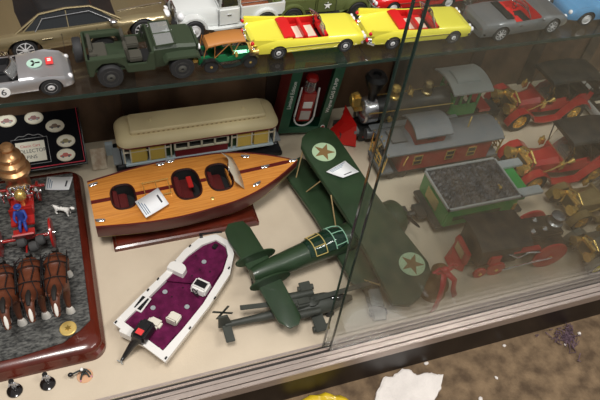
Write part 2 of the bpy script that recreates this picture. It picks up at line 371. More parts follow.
# ---- other shelf cars
olive=mat('champagne olive metallic',(.30,.24,.13),.27,.65,.8)
Lb=.270
keys=[(-1,.80,.034,.036),(-.94,.93,.046,.048),(-.7,1,.050,.052),(-.3,1,.049,.050),(.2,.985,.047,.048),(.6,.97,.044,.050),(.88,.93,.040,.045),(.97,.86,.034,.038),(1,.75,.026,.030)]
t=car('toy_luxury_sedan','large champagne-olive toy saloon car with black glass roof parked behind the jeep','toy car',olive,Lb,.108,keys,.010,.0195,(-.64,.62),(-.314,.462,S4),.13,rim=chrome,kind='alloy',
      cabin=(-.66,-.40,.10,.38,.046,.074,.094,.070),roof=winglass,ww=.014)
t.scale=(1.04,1.22,.86)
for ch in t.children:
    if ch.name.startswith('wheel'): ch.scale=(.9,.85,1.04); ch.location.z=.0203
for s in(-1,1):
    MB().tube([(-.70*Lb/2,s*.046,.050),(-.42*Lb/2,s*.037,.073),(-.15*Lb/2,s*.0362,.0765),(.10*Lb/2,s*.037,.0745),(.40*Lb/2,s*.047,.0495)],.0016,6).build('roof_rail',olive,t)
    MB().tube([(-.50*Lb/2,s*.0478,.0505),(-.40*Lb/2,s*.041,.067),(.08*Lb/2,s*.041,.069),(.30*Lb/2,s*.0482,.050)],.0010,6,0).build('window_trim',chrome,t)
    MB().ell((.30*Lb/2,s*.054,.052),(.006,.005,.004)).build('door_mirror',chrome,t)
    for q,z in ((-.02,.036),(-.40,.038)): MB().box((q*Lb/2,s*.0535,z),(.014,.0014,.002)).build('door_handle',chrome,t)
    for q in (.12,-.25): MB().box((q*Lb/2,s*.0537,.028),(.0006,.0006,.032)).build('door_seam',dark,t)
    MB().ell((.93*Lb/2,s*.038,.037),(.006,.008,.007)).ell((.95*Lb/2,s*.026,.036),(.005,.005,.005)).build('headlight',bulb,t)
    MB().tube([(.40*Lb/2,s*.030,.0500),(.7*Lb/2,s*.027,.0505),(.92*Lb/2,s*.02,.0445)],.0008,5).build('bonnet_crease',chrome,t)
b=MB().box((.985*Lb/2,0,.032),(.004,.040,.020))
for k in range(9): b.box((.998*Lb/2,-.018+k*.0045,.032),(.002,.001,.018))
b.build('grille',chrome,t)

silver=mat('silver metallic',(.50,.50,.52),.3,.7,.6); blackint=mat('black interior',(.02,.02,.022),.5)
def roadster(name,label,paint,loc,yaw,L,W,inter,group=None,rim=chrome,hood_up=.0,r=.0145,keys=None,cock=(-.42,.12),kind='disc'):
    keys=keys or [(-1,.70,.022,.024),(-.92,.88,.029,.032),(-.6,1,.034,.037),(-.3,.97,.033,.036),(0,.95,.032,.036),(.3,.97,.034,.037),(.6,1,.036,.034),(.85,.95,.031,.030),(.96,.82,.024,.026),(1,.65,.018,.020)]
    t=car(name,label,'toy car',paint,L,W,keys,.008,r,(-.60,.60),loc,yaw,cock,inter,group,rim=rim,arch=1.15,kind=kind)
    for s in(-1,1):
        MB().box((-.14*L/2,s*W*.18,.020),(.022,W*.28,.012)).box((-.28*L/2,s*W*.18,.030),(.006,W*.27,.020),rot=Ry(-.25)).build('seat',inter,t,bevel=.002)
        MB().ell((.945*L/2,s*W*.33,.024),(.004,.0045,.0045)).build('headlight',bulb,t)
        MB().ell((-.97*L/2,s*W*.33,.024),(.003,.005,.004)).build('tail_light',mat('red lens',(.6,.01,.02),.15),t)
    steering(t,.0,W*.18,.034,black); screen(t,.16*L/2,W*.38,.034,.014,.6)
    return t
t=roadster('toy_racing_roadster','silver toy racing roadster number 6 with black cockpit below the olive saloon',silver,(-.416,.330,S4),.05,.164,.070,blackint); t.scale=(1,1,.92)
wht=mat('white decal',(.85,.85,.83),.4); mint=mat('mint decal',(.42,.62,.52),.4); redd=mat('red decal',(.75,.05,.05),.4)
o=MB().prism(circ(.0085),-.0005,.0005,'xz').build('number_roundel',wht,t); o.location=(-.012,-.0373,.0215)
lettering('number','6',.015,ink,o,Matrix.Rotation(PI/2,4,'X')@Matrix.Translation((0,0,.0006)))
o=MB().prism(circ(.0105),-.0005,.0006,'xy').build('bonnet_roundel',mint,t); o.location=(.034,.0,.0372); o.rotation_euler=(0,.0,0)
q=MB(); 
for k in range(3): q.prism([(.0015*math.cos(a0),.0015*math.sin(a0)) for a0 in (2.09*k-1,2.09*k+1)]+[(.0075*math.cos(2.09*k+.25),.0075*math.sin(2.09*k+.25)),(.0075*math.cos(2.09*k-.25),.0075*math.sin(2.09*k-.25))],.0006,.0009,'xy')
q.build('three_point_mark',black,o)
o=MB().box((.054,.003,.0362),(.010,.016,.0012)).build('red_bonnet_decal',redd,t)
MB().box((.054,.003,.0370),(.005,.003,.0004)).box((.054,.007,.0370),(.005,.002,.0004)).build('decal_mark',wht,o)

greym=mat('blue-grey metallic',(.26,.27,.28),.3,.6,.7)
t=roadster('toy_roadster','blue-grey toy convertible with red seats right of the yellow convertibles',greym,(.434,.344,S4),.06,.188,.078,redint,r=.0145,cock=(-.32,.28),kind='alloy',
 keys=[(-1,.82,.028,.030),(-.95,.93,.034,.035),(-.6,1,.035,.038),(-.3,1,.033,.037),(.2,.98,.033,.037),(.5,1,.034,.0365),(.85,.95,.030,.032),(.97,.84,.024,.026),(1,.7,.018,.020)])
MB().box((-.40*.094,0,.037),(.016,.056,.004)).build('folded_hood',black,t,bevel=.001)
for s in(-1,1): MB().ell((.24*.094,s*.042,.038),(.003,.004,.003)).build('door_mirror',greym,t)
for s in(-1,1): MB().box((-.02,s*.0392,.029),(.007,.0012,.0016)).build('door_handle',chrome,t)
MB().tube([(-.09,-.036,.017),(-.094,0,.017),(-.09,.036,.017)],.002,6).build('rear_bumper',black,t)
bluep=mat('light blue enamel',(.11,.32,.58),.25,0,.7)
roadster('toy_roadster','light blue rounded toy roadster at the right end of the shelf',bluep,(.632,.352,S4),PI-.1,.180,.080,blackint,cock=(-.5,.0),keys=[(-1,.62,.020,.022),(-.9,.85,.032,.036),(-.6,1,.040,.043),(-.3,.94,.036,.040),(0,.90,.035,.040),(.3,.93,.036,.042),(.6,1,.040,.038),(.85,.93,.034,.033),(.96,.78,.024,.026),(1,.6,.016,.020)])
roadster('toy_roadster','light blue toy car mostly hidden behind the blue-grey convertible',bluep,(.602,.49,S4),PI-.1,.150,.068,blackint)
convertible('toy_convertible','red toy convertible behind the second yellow one, cut by the photo top',  'toy car',redp,(.280,.452,S4),PI+.03,L=.19,W=.075,inter=redint)
convertible('toy_convertible','red toy car behind the blue-grey convertible near the photo top','toy car',redp,(.448,.482,S4),PI+.0,L=.15,W=.072)
convertible('toy_convertible','deep red toy car behind the white pickup at the photo top','toy car',redp,(-.195,.60,S4),.1,L=.19,W=.072)

# ---- vintage pickups
def arch_poly(cx,r,th,x0,x1,zb,lip=0):
    P=[(cx+x0,zb)]
    for i in range(11):
        a=PI-PI*i/10*.98; P.append((cx+(r+th)*math.cos(a)*1.05,r*.85+(r+th)*math.sin(a)))
    P.append((cx+x1,zb)); P.append((cx+x1,zb-.002))
    for i in range(11):
        a=PI*i/10*.98; P.append((cx+r*math.cos(a),r*.85+r*math.sin(a)))
    P.append((cx+x0,zb-.002)); return P
def pickup(name,label,paint,bedm,loc,yaw,L=.190,cover=False,army=False):
    t=thing(name,label,'toy truck',loc,yaw); W=.072; r=.0165; h=L/2
    MB().box((0,0,.017),(L*.92,W*.5,.008)).build('chassis',dark,t)
    add_wheels(t,[(x,s*(W*.5-.002),r) for x in(-.058,.064) for s in(-1,1)],r,.009,[rubber,hub if not army else paint,dark])
    # bonnet
    secs=[]
    for x,w,z in ((.022,.029,.046),(.05,.0255,.0455),(.080,.020,.043),(.086,.018,.040)):
        secs.append([(x,-w,.016),(x,-w,z-.010),(x,-w*.8,z-.002),(x,0,z),(x,w*.8,z-.002),(x,w,z-.010),(x,w,.016)])
    MB().loft(secs).build('bonnet',paint,t,smooth=50)
    g=MB().box((.0872,0,.030),(.003,.030,.026),0,top=(1,.8)).build('grille',chrome if not army else paint,t,bevel=.001)
    # cab
    b=MB().box((.004,0,.030),(.038,.064,.030),0); b.build('cab',paint,t,bevel=.003)
    MB().box((.003,0,.050),(.030,.058,.018),0,top=(.9,.9)).build('cab_glass',winglass,t)
    b=MB().box((.001,0,.0615),(.036,.058,.006),0,top=(.8,.8))
    for s in(-1,1):
        for x in(-.015,.018): b.box((x*.97,s*.0275,.052),(.005,.004,.018),0)
    b.build('cab_roof',paint,t,bevel=.002)
    for s in(-1,1):
        MB().prism(arch_poly(.064,r*1.12,.004,-.045,.021,.014),s*W*.5-.006*(1 if s>0 else -1)-.007,s*W*.5-.006*(1 if s>0 else -1)+.007,'xz').build('front_fender',paint,t,bevel=.0015)
        MB().prism(arch_poly(-.058,r*1.12,.004,-.022,.022,.014),s*(W*.5-.004)-.006,s*(W*.5-.004)+.006,'xz').build('rear_fender',paint,t,bevel=.0015)
        MB().box((.0,s*(W*.5-.005),.014),(.062,.012,.003)).build('running_board',paint if not army else dark,t)
        MB().ell((.082,s*.024,.036),(.006,.006,.006)).build('headlight',bulb if not army else paint,t)
        MB().box((.004,s*.0326,.034),(.007,.0012,.0015)).build('door_handle',chrome,t)
        MB().box((.022,s*.0324,.030),(.0006,.0006,.028)).build('door_seam',dark,t)
    # bed
    b=MB()
    b.box((-.055,0,.024),(.074,.058,.003),1)
    for s in(-1,1): b.box((-.055,s*.030,.033),(.076,.003,.020),0)
    b.box((-.018,0,.033),(.003,.06,.020),0); b.box((-.092,0,.033),(.003,.06,.020),0)
    for k in range(6): b.box((-.055,-.024+k*.0096,.0262),(.073,.0006,.0015),2)
    o=b.build('cargo_bed',[paint,bedm,dark],t,bevel=.0006)
    if cover: MB().box((-.055,0,.040),(.070,.056,.010),0,top=(.95,.9)).build('bed_cover',paint,t,bevel=.002)
    MB().tube([(.088,-.034,.018),(.094,-.02,.018),(.094,.02,.018),(.088,.034,.018)],.002,6).build('front_bumper',chrome if not army else paint,t)
    if army:
        for s in(-1,1):
            o=MB().prism(star(.0075),-.0004,.0004,'xz').build('white_star',wht,t); o.location=(.006,s*.0327,.030)
    return t
palegrey=mat('pale grey-white enamel',(.62,.64,.63),.3,0,.5)
bedwood=wood('reddish bed planks',(.30,.10,.045),(.17,.05,.02),.5,0,(10,80,80),5)
army=mat('matt army green',(.095,.115,.035),.55); 
t=pickup('toy_pickup','pale grey-white vintage toy pickup with bare wooden bed behind the brown-roofed buggy',palegrey,bedwood,(-.080,.440,S4),PI+.07,L=.205); t.scale=(1.0,1.1,1.08)
t=pickup('toy_army_truck','olive green vintage toy army truck with a white star on its door',army,army,(.088,.449,S4),.0,cover=True,army=True); t.scale=(.98,1.0,1)

# ---- jeep
jg=mat('jeep green',(.030,.045,.024),.5); jgd=mat('jeep canvas',(.05,.047,.035),.8)
t=thing('toy_jeep','dark green open toy army jeep with flat windshield and white bonnet star','toy car',(-.236,.343,S4),.02)
r=.0185; add_wheels(t,[(x,s*.036,r) for x in(-.047,.057) for s in(-1,1)],r,.013,[rubber,mat('jeep hub grey',(.09,.09,.08),.5,.4),dark])
b=MB()
b.box((-.035,0,.026),(.070,.070,.003)); 
for s in(-1,1):
    b.prism([(-.076,.020),(-.076,.048),(-.026,.048),(-.020,.034),(.006,.034),(.012,.050),(.018,.050),(.018,.020),(-.022,.020),(-.026,.032),(-.036,.040),(-.056,.040),(-.066,.032),(-.070,.020)],s*.036-.0018,s*.036+.0018,'xz')
    b.box((-.047,s*.031,.044),(.050,.010,.006))
b.box((-.076,0,.036),(.003,.072,.024)); b.box((.017,0,.038),(.004,.072,.026))
b.build('body_tub',jg,t,bevel=.0008)
MB().loft([[(x,-w,.018),(x,-w,z-.004),(x,-w*.85,z),(x,w*.85,z),(x,w,z-.004),(x,w,.018)] for x,w,z in ((.019,.030,.052),(.055,.026,.050),(.082,.024,.047))]).build('bonnet',jg,t,smooth=30)
for s in(-1,1): MB().prism([(.030,.034),(.036,.040),(.080,.040),(.086,.034),(.086,.031),(.078,.036),(.038,.036),(.032,.030)],s*.034-.009,s*.034+.009,'xz').build('front_fender',jg,t,bevel=.0008)
g=MB().box((.0845,0,.033),(.003,.046,.028))
for k in range(8): g.box((.0862,-.0105+k*.003,.034),(.001,.0012,.018),1)
g.build('grille',[jg,dark],t)
for s in(-1,1): MB().cyl((.084,s*.018,.038),(.089,s*.018,.038),.0045).build('headlight',bulb,t)
MB().box((0,0,.018),(.15,.03,.008)).build('chassis',dark,t)
MB().box((.092,0,.022),(.004,.066,.006)).build('front_bumper',jg,t)
# windshield folded on to the bonnet
fr=MB().tube([(.022,-.031,.0555),(.022,.031,.0555),(.050,.030,.0565),(.050,-.030,.0565)],.0016,6,0,True).cyl((.022,0,.0555),(.050,0,.0565),.0012,n=6).build('folded_windshield',jg,t)
MB().box((.036,0,.0560),(.026,.058,.0006),rot=Ry(-.035)).build('pane',clear('windshield',(.8,.83,.83),.03,.18,(.7,.7,.7)),fr)
o=MB().prism(star(.008),0,.0006,'xy').build('white_star',wht,t); o.location=(.046,.010,.0515)
sp=wheel_mb(.0185,.012).build('spare_wheel',[rubber,jg,dark],t); sp.rotation_euler=(0,0,PI/2); sp.location=(-.085,.004,.040)
for x,y in ((-.004,.017),(-.004,-.017),(-.052,0)):
    wdt=.022 if y else .042
    MB().box((x-.004,y,.034),(.020,wdt,.008)).box((x-.015,y,.044),(.005,wdt,.022),rot=Ry(-.15)).build('seat',jgd,t,bevel=.0015)
steering(t,.009,.017,.050,black,.008); 
MB().box((-.066,-.02,.044),(.010,.014,.012)).build('storage_box',jgd,t,bevel=.001)

# ---- brass era cars (also the little buggy on the shelf)
def antique(name,label,cat,paint,roofm,loc,yaw,scale=1,wheelm=gold,L=.24,top=True,seatc=None,fender=None,radm=gold,group=None,fat=1):
    t=thing(name,label,cat,loc,yaw,group,scale); r=.027; fender=fender or paint
    add_wheels(t,[(x,s*.044,r) for x in(-.066,.082) for s in(-1,1)],r,.007*fat,[rubber,wheelm,dark],'spoke')
    b=MB()
    for s in(-1,1): b.box((0,s*.018,.026),(.21,.005,.006))
    for x in(-.066,.082): b.cyl((x,-.044,r),(x,.044,r),.002,n=8)
    b.build('chassis',dark,t)
    MB().loft([[(x,-w,.030),(x,-w,z-.008),(x,-w*.6,z),(x,w*.6,z),(x,w,z-.008),(x,w,.030)] for x,w,z in ((.022,.027,.066),(.050,.022,.062),(.088,.020,.060))]).build('bonnet',paint,t,smooth=30)
    MB().tube([(.084,-.022,.030),(.084,-.024,.066),(.084,0,.076),(.084,.024,.066),(.084,.022,.030)],.0028,8).build('radiator_shell_rim',gold,t)
    rd=MB().box((.092,0,.048),(.008,.044,.040)).box((.0965,0,.046),(.001,.034,.030),1).cyl((.092,0,.067),(.092,0,.076),.0035).build('radiator',[radm,mat('radiator core',(.12,.10,.05),.5,.6)],t,bevel=.001)
    b=MB()   # tub
    for s in(-1,1): b.prism([(-.105,.034),(-.112,.066),(-.072,.068),(-.058,.054),(-.040,.052),(-.034,.066),(-.010,.064),(.0,.050),(.022,.056),(.022,.034)],s*.031-.0022,s*.031+.0022,'xz')
    b.box((-.106,0,.052),(.005,.062,.032),rot=Ry(.1)); b.box((.022,0,.050),(.005,.062,.034)); b.box((-.045,0,.034),(.13,.062,.004))
    b.build('body',paint,t,bevel=.001)
    for x in(-.080,-.022):
        MB().box((x,0,.046),(.026,.056,.014)).box((x-.014,0,.062),(.008,.056,.026),rot=Ry(-.2)).build('seat',seatc or black,t,bevel=.003)
    for s in(-1,1):
        P=[(.118,.030),(.110,.046),(.096,.058),(.078,.060),(.058,.048),(.046,.028),(.020,.022),(-.022,.022),(-.036,.040),(-.052,.056),(-.070,.060),(-.088,.056),(-.104,.038)]
        Q=[(x,z-.003) for x,z in reversed(P)]
        MB().prism(P+Q,s*.044-.009,s*.044+.009,'xz').build('fender',fender,t,smooth=30)
        MB().cyl((.100,s*.026,.056),(.116,s*.026,.056),.007,.013).ell((.100,s*.026,.056),(.007,.007,.007)).build('headlamp',gold,t)
        MB().box((.030,s*.037,.062),(.009,.009,.014)).cyl((.030,s*.037,.069),(.030,s*.037,.076),.004,.0015).cyl((.030,s*.037,.050),(.030,s*.037,.056),.0015).build('side_lantern',gold,t,smooth=30)
    fr=MB().tube([(.020,-.030,.066),(.020,.030,.066),(.012,.030,.100),(.012,-.030,.100)],.0014,6,0,True).build('windshield',gold,t)
    MB().add([(.020,-.029,.067),(.020,.029,.067),(.012,.029,.099),(.012,-.029,.099)],[(0,1,2,3)]).build('pane',car_glass,fr,smooth=0)
    steering(t,-.004,.014,.076,gold,.011)
    MB().tube([(.020,.038,.070),(.060,.044,.062),(.075,.036,.048)],.0015,6).cyl((.018,.038,.068),(.006,.038,.074),.002,.006).build('horn',gold,t)
    if top:
        secs=[]
        for x,z,w in ((-.118,.098,.033),(-.112,.112,.036),(-.06,.121,.038),(.0,.122,.038),(.026,.119,.037)):
            x+=(.038 if top=='same' else 0)
            secs.append([(x,-w,z-.008),(x,-w,z-.004),(x,-w*.9,z),(x,0,z+.001),(x,w*.9,z),(x,w,z-.004),(x,w,z-.008)])
        o=MB().loft(secs).build('folding_top',roofm,t,smooth=50)
        if top!='same': MB().box((-.116,0,.086),(.004,.066,.034),rot=Ry(.12)).build('top_rear_curtain',roofm,o)
        for s in(-1,1):
            for p,q in (((-.09,.032,.062),(-.10,.036,.112)),((-.05,.032,.054),(-.07,.037,.116)),((-.05,.032,.054),(-.01,.037,.118)),((.018,.032,.060),(.022,.036,.114))): MB().tube([(p[0],s*p[1],p[2]),(q[0]+(.02 if top=='same' else 0),s*q[1],q[2])],.0014,6).build('top_iron',roofm if top=='same' else black,t)
    return t
red2=mat('crimson toy enamel',(.42,.018,.016),.32,0,.5); blackcloth=mat('black leathercloth top',(.022,.02,.018),.6,noise=.3,nscale=40)
brownroof=mat('tan leather roof',(.42,.17,.04),.5); greenm=mat('metallic green',(.02,.26,.10),.25,.5,.5)
t=antique('toy_buggy','small green and brass toy motor buggy with tan brown roof beside the jeep','toy car',greenm,brownroof,(-.106,.328,S4),.03,.42,fender=black,top='same')
MB().box((-.125,0,.045),(.03,.05,.012)).build('rear_rack',gold,t)
p=at(558,74,.14); antique('toy_touring_car','crimson toy touring car with black roof at the back beside the green-cab locomotive','toy car',red2,blackcloth,(.764,.503,0),PI+.02,1.12)
antique('toy_touring_car','crimson toy touring car with black roof, the nearer one right of the coal tender','toy car',red2,blackcloth,(.685,.303,0),PI-.02,1.12)
bronze=mat('olive bronze paint',(.30,.22,.09),.35,.4)
antique('toy_touring_car','bronze coloured open toy car with brass lamps behind the black locomotive','toy car',bronze,blackcloth,(.715,.176,0),PI+.0,.95,top=False,seatc=mat('tan seat',(.38,.27,.16),.6))
t=antique('toy_touring_car','dark toy car with yellow spoked wheels at the right edge of the case','toy car',mat('grey green paint',(.12,.13,.11),.4),blackcloth,(.668,.064,0),PI+.05,.85,fat=1.6,wheelm=mat('yellow spoke paint',(.75,.62,.04),.4),top=False,L=.2)
greyp=mat('light grey enamel',(.40,.40,.39),.4)
convertible('toy_convertible','light grey toy car standing at the far right end of the deck','toy car',greyp,(.955,.46,0),-PI/2,L=.26,W=.11,inter=black,tonneau=black)

# ================================================================ LOWER DECK
def local(t): return lambda px,py,z: (at(px,py,z)-t.location)
# ---- fire engine diorama
mahog=mat('red mahogany',(.12,.016,.007),.25,0,.5,col2=(.05,.007,.004),nscale=9,stretch=(2,1,1),contrast=(.3,.7))
slate=mat('grey cobble ground',(.145,.145,.135),.8,col2=(.02,.021,.021),nscale=130,stretch=(1,2.2,1),bump=1,bscale=260,contrast=(.36,.66))
dio=thing('fire_engine_diorama','mahogany based diorama of three brown horses drawing a steam fire engine','model diorama',(-.52,.32,0))
def rrect(x0,x1,y0,y1,r,n=6):
    P=[]
    for cx,cy,a0 in((x1-r,y1-r,0),(x0+r,y1-r,PI/2),(x0+r,y0+r,PI),(x1-r,y0+r,1.5*PI)):
        for i in range(n+1):
            a=a0+PI/2*i/n; P.append((cx+r*math.cos(a),cy+r*math.sin(a)))
    return P
def rloft(dims,zs,r):
    secs=[]
    for (x0,x1,y0,y1),z in zip(dims,zs): secs.append([(x,y,z) for x,y in rrect(x0,x1,y0,y1,r)])
    return MB().loft(secs)
X0,X1,Y0,Y1=-.20,.155,-.232,.205
def ins(d): return (X0+d,X1-d,Y0+d,Y1-d)
rloft([ins(0),ins(0),ins(.004),ins(.004),ins(.008),ins(.022)],[0,.012,.016,.022,.028,.030],.025).build('base',mahog,dio,smooth=50)
gp=[(X0+.022,Y0+.036),(-.14,Y0+.020),(.02,Y0+.020),(.090,Y0+.028),(.118,Y0+.044),(X1-.018,Y0+.060),(X1-.018,Y1-.02),(X0+.022,Y1-.02)]
MB().prism(gp,.030,.0345).build('cobbled_ground',slate,dio,smooth=0,bevel=.001)
GL=.0345
p=local(dio)(68,328,.037)
o=MB().lathe((0,0,0),(0,0,1),[(.0138,0),(.0138,.002),(.0125,.003),(.0120,.0022),(0,.0022)],28).build('medallion',mat('bright gold medal',(.9,.66,.22),.35,.5),dio); o.location=(p.x,p.y,GL)
MB().prism(star(.006,.003,6),.002,.0031).build('medallion_crest',mat('dark gold',(.5,.33,.08),.4,.8),o)
# horses
hm=mat('bay horse brown',(.15,.042,.018),.45,noise=.5,nscale=40); mane=mat('black mane',(.015,.012,.01),.7); hwhite=mat('white horse marking',(.75,.72,.66),.6)
def horse():
    h=thing('horse',None,None); del h['label']; del h['category']
    J=[((0,0,.066),(.0125,.0125)),((-.028,0,.069),(.0145,.0150)),((.026,0,.068),(.0135,.0150)),((.044,0,.075),(.0100,.0090)),((.058,0,.082),(.0072,.0078)),((.068,0,.081),(.0062,.0066)),((.086,0,.056),(.0042,.0048)),
       # tail
       ((-.043,0,.070),.006)]
    E=[(0,1),(0,2),(2,3),(3,4),(4,5),(5,6),(1,7)]
    def leg(root,x,y,pose,hind):
        n=len(J)
        if hind: K=[((x-.002,y,.056),.0085),((x+.004+pose*.4,y,.042),.0060),((x-.008+pose,y,.027),.0036),((x-.004+pose*1.3,y,.008),.0036),((x+.002+pose*1.3,y,.003),.0052)]
        else: K=[((x,y,.054),.0075),((x+pose*.6,y,.036),.0048),((x+pose*.9,y,.024),.0036),((x+pose*.7,y,.008),.0034),((x+.005+pose*.7,y,.003),.0052)]
        J.extend(K); E.append((root,n)); E.extend((n+i,n+i+1) for i in range(4))
    leg(1,-.030,.009,-.006,True); leg(1,-.030,-.009,.008,True); leg(2,.028,.009,.014,False); leg(2,.028,-.009,-.004,False)
    b=skin('body',J,E,hm,h,2)
    ml=MB()
    for s in(-1,1): ml.ell((.064,s*.0045,.090),(.0022,.0014,.0045),8)
    for i,s in enumerate((-1,1)): MB().ell((.064,s*.0048,.0905),(.0022,.0014,.0045),8).build('ear',hm,h)
    MB().ell((.0808,0,.0715),(.0125,.0024,.0016),10,rot=Ry(.947)).build('white_blaze',hwhite,h)
    MB().tube([(.072,0,.0875),(.062,0,.0895),(.050,0,.0865),(.038,0,.0815)],[.002,.0032,.0034,.002],8).build('mane',mane,h)
    MB().tube([(-.046,0,.074),(-.053,0,.062),(-.055,0,.045),(-.053,0,.030)],[.003,.0048,.004,.0015],8).build('tail',mane,h)
    for (x,y) in ((-.034+.003-.009,.009),(-.022+.001+.010,-.009),(.041,.009),(.030,-.009)):
        MB().lathe((x,y,0),(0,0,1),[(.0062,.0),(.0058,.005),(.0045,.013),(.0036,.015)],10).build('white_feathered_hoof',hwhite,h)
    def hoop(x,r,z=.0675,lean=0): return [(x+lean*math.sin(a),(r)*math.cos(a),z+(r+.001)*math.sin(a)) for a in [2*PI*i/20 for i in range(20)]]
    for x,rr,l in ((.018,.0158,.004),(-.012,.0150,0),(-.030,.0162,.006)): MB().tube(hoop(x,rr,.068,l),.0009,5,0,True).build('harness_hoop',black,h)
    for s in (-1,1):
        MB().tube([(.030,s*.0135,.072),(.0,s*.0148,.074),(-.03,s*.0155,.074),(-.060,s*.013,.050)],.0009,5).build('trace',black,h)
        MB().tube([(.018,s*.004,.0842),(-.006,s*.0075,.0825),(-.030,s*.004,.0855)],.0008,5).build('back_strap',black,h)
        MB().tube([(.020,s*.004,.084),(.045,s*.010,.082),(.080,s*.0058,.064)],.0006,5).build('rein',black,h)
    MB().tube([(.080+.0045*math.sin(a),.0055*math.cos(a),.0625+.0035*math.sin(a)) for a in [2*PI*i/12 for i in range(12)]],.0008,5,0,True).build('noseband',black,h)
    return h
h0=horse()
for i,(px,py) in enumerate(((2,276),(28,269),(54,264))):
    h=h0 if i==0 else copy_tree(h0)
    p=local(dio)(px,py,GL+.075); h.parent=dio; h.location=(p.x,p.y-.012,GL); h.rotation_euler=(0,0,-PI/2+(.05,.0,-.04)[i]); h.scale=(.95,1.3,1.0)
# engine
eng=bpy.data.objects.new('steam_fire_engine',None); C.objects.link(eng); eng.parent=dio
q=local(dio)(15,170,GL+.06); eng.location=(q.x+.007,q.y-.027,GL); 
redw=mat('fire engine red',(.36,.014,.012),.3,0,.5); bluec=mat('blue coat',(.02,.05,.28),.6); skinm=mat('painted skin',(.65,.38,.25),.5)
k=MB(); k.T=Matrix.Translation((-.006,.014,0))@Matrix.Diagonal((1,1,1.12,1)); k.lathe((0,0,.012),(0,0,1),[(.018,0),(.022,.004),(.022,.040),(.026,.045),(.030,.050),(.030,.056),(.024,.060),(.026,.066),(.026,.071),(.019,.075),(.021,.081),(.021,.085),(.012,.090),(.010,.094),(.013,.100),(.010,.104),(0,.105)],28).build('copper_boiler',copper,eng)
b=MB()
b.box((0,-.045,.040),(.040,.055,.006)); b.box((0,-.075,.052),(.036,.003,.022)); b.build('platform',redw,eng,bevel=.001)
for x in(-.012,.0,.012):
    MB().lathe((x,-.033,.042),(0,0,1),[(.005,0),(.005,.018),(.0065,.020),(.0065,.026),(.003,.032)],14).build('valve_cylinder',chrome,eng)
MB().box((0,-.028,.066),(.040,.004,.004)).box((0,-.040,.055),(.044,.004,.003)).build('valve_beam',chrome,eng)
MB().lathe((.002,-.052,.043),(0,0,1),[(.004,0),(.004,.012),(.0085,.016),(.0105,.024),(.0085,.032),(.003,.036)],20).build('pressure_dome',gold,eng)
for x in(-.030,.030): MB().lathe((x,-.048,.050),(0,0,1),[(.002,0),(.002,.014),(.006,.018),(.006,.024),(.002,.028)],14).build('side_lamp',chrome,eng)
for s in(-1,1):
    for y,r in ((0,.020),(-.118,.028)):
        k=wheel_mb(r,.005,kind='spoke'); o=k.build('wheel',[redw,redw,dark],eng); o.rotation_euler=(0,0,PI/2); o.location=(s*(.026 if y==0 else .045),y,r)
        MB().cyl((0,-.006,0),(0,.006,0),.005).build('hub',chrome,o)
for y,r in ((0,.034),(-.118,.026)): MB().cyl((-.04,y,r),(.04,y,r),.003).build('axle',redw,eng)
MB().box((0,-.060,.036),(.010,.13,.005)).build('frame_beam',redw,eng)
MB().box((0,-.092,.044),(.040,.022,.006)).box((0,-.082,.054),(.040,.004,.022)).build('driver_bench',redw,eng,bevel=.001)
MB().box((0,-.117,.038),(.036,.018,.003)).box((0,-.128,.044),(.036,.003,.014),rot=Rx(.4)).build('foot_board',redw,eng)
MB().cyl((0,-.13,.022),(0,-.245,.040),.0016).build('drawbar',redw,eng)
for x,y in ((-.016,-.128),(.016,-.130),(.004,-.142)): MB().lathe((x,y,.026),(1,0,.2),[(.002,0),(.009,.003),(.010,.010),(.008,.016),(.002,.018)],14).build('hose_coil',mat('dark canvas hose',(.05,.05,.05),.8),eng)
J=[((0,-.094,.052),.0052),((0,-.095,.062),.0058),((0,-.097,.072),.0060),((0,-.098,.079),.0028),
   ((.0075,-.098,.074),.0032),((.0105,-.106,.066),.0024),((.006,-.116,.066),.0018),((-.0075,-.098,.074),.0032),((-.0105,-.106,.066),.0024),((-.006,-.116,.066),.0018),
   ((.0045,-.106,.051),.0036),((.005,-.114,.049),.0030),((.005,-.116,.040),.0024),((-.0045,-.106,.051),.0036),((-.005,-.114,.049),.0030),((-.005,-.116,.040),.0024)]
E_=[(0,1),(1,2),(2,3),(2,4),(4,5),(5,6),(2,7),(7,8),(8,9),(0,10),(10,11),(11,12),(0,13),(13,14),(14,15)]
dr=bpy.data.objects.new('driver_figure',None); C.objects.link(dr); dr.parent=eng
# nested parts must stay three deep: figure body and head are children of the diorama level
bpy.data.objects.remove(dr)
skin('driver_body',J,E_,bluec,eng,1)
o=MB().ell((0,-.0985,.085),(.0040,.0044,.0052),12).ell((0,-.1032,.0845),(.0010,.0012,.0012),6).build('driver_head',skinm,eng)
MB().lathe((0,-.098,.0865),(0,0,1),[(.0068,0),(.0068,.001),(.0046,.0012),(.0042,.0045),(.002,.006)],14).build('driver_helmet',bluec,eng)
eng.scale=(1.0,1.0,1.05)
# dalmatian
dog=bpy.data.objects.new('dalmatian_dog',None); C.objects.link(dog); dog.parent=dio
p=local(dio)(64,214,GL); dog.location=(p.x,p.y,GL); dog.rotation_euler=(0,0,-.5); dog.scale=(1.25,1.4,1.25)
J=[((0,0,.012),.0032),((-.009,0,.0125),.0030),((.008,0,.0128),.0036),((.0125,0,.0165),.0022),((.0155,0,.0195),.0027),((.0205,0,.0188),.0015),((-.0165,0,.0165),.0008)]
E_=[(0,1),(0,2),(2,3),(3,4),(4,5),(1,6)]
for root,x in((1,-.009),(2,.0085)):
    for s in(-1,1):
        n=len(J); J+= [((x,s*.0028,.009),.0019),((x-(.0025 if root==1 else 0),s*.003,.005),.0012),((x+.001,s*.003,.0012),.0013)]; E_+=[(root,n),(n,n+1),(n+1,n+2)]
spot=mat('white coat with black spots',(.8,.79,.75),.6,col2=(.02,.02,.02),nscale=170,contrast=(.40,.43))
skin('dog_body',J,E_,spot,dog,2)
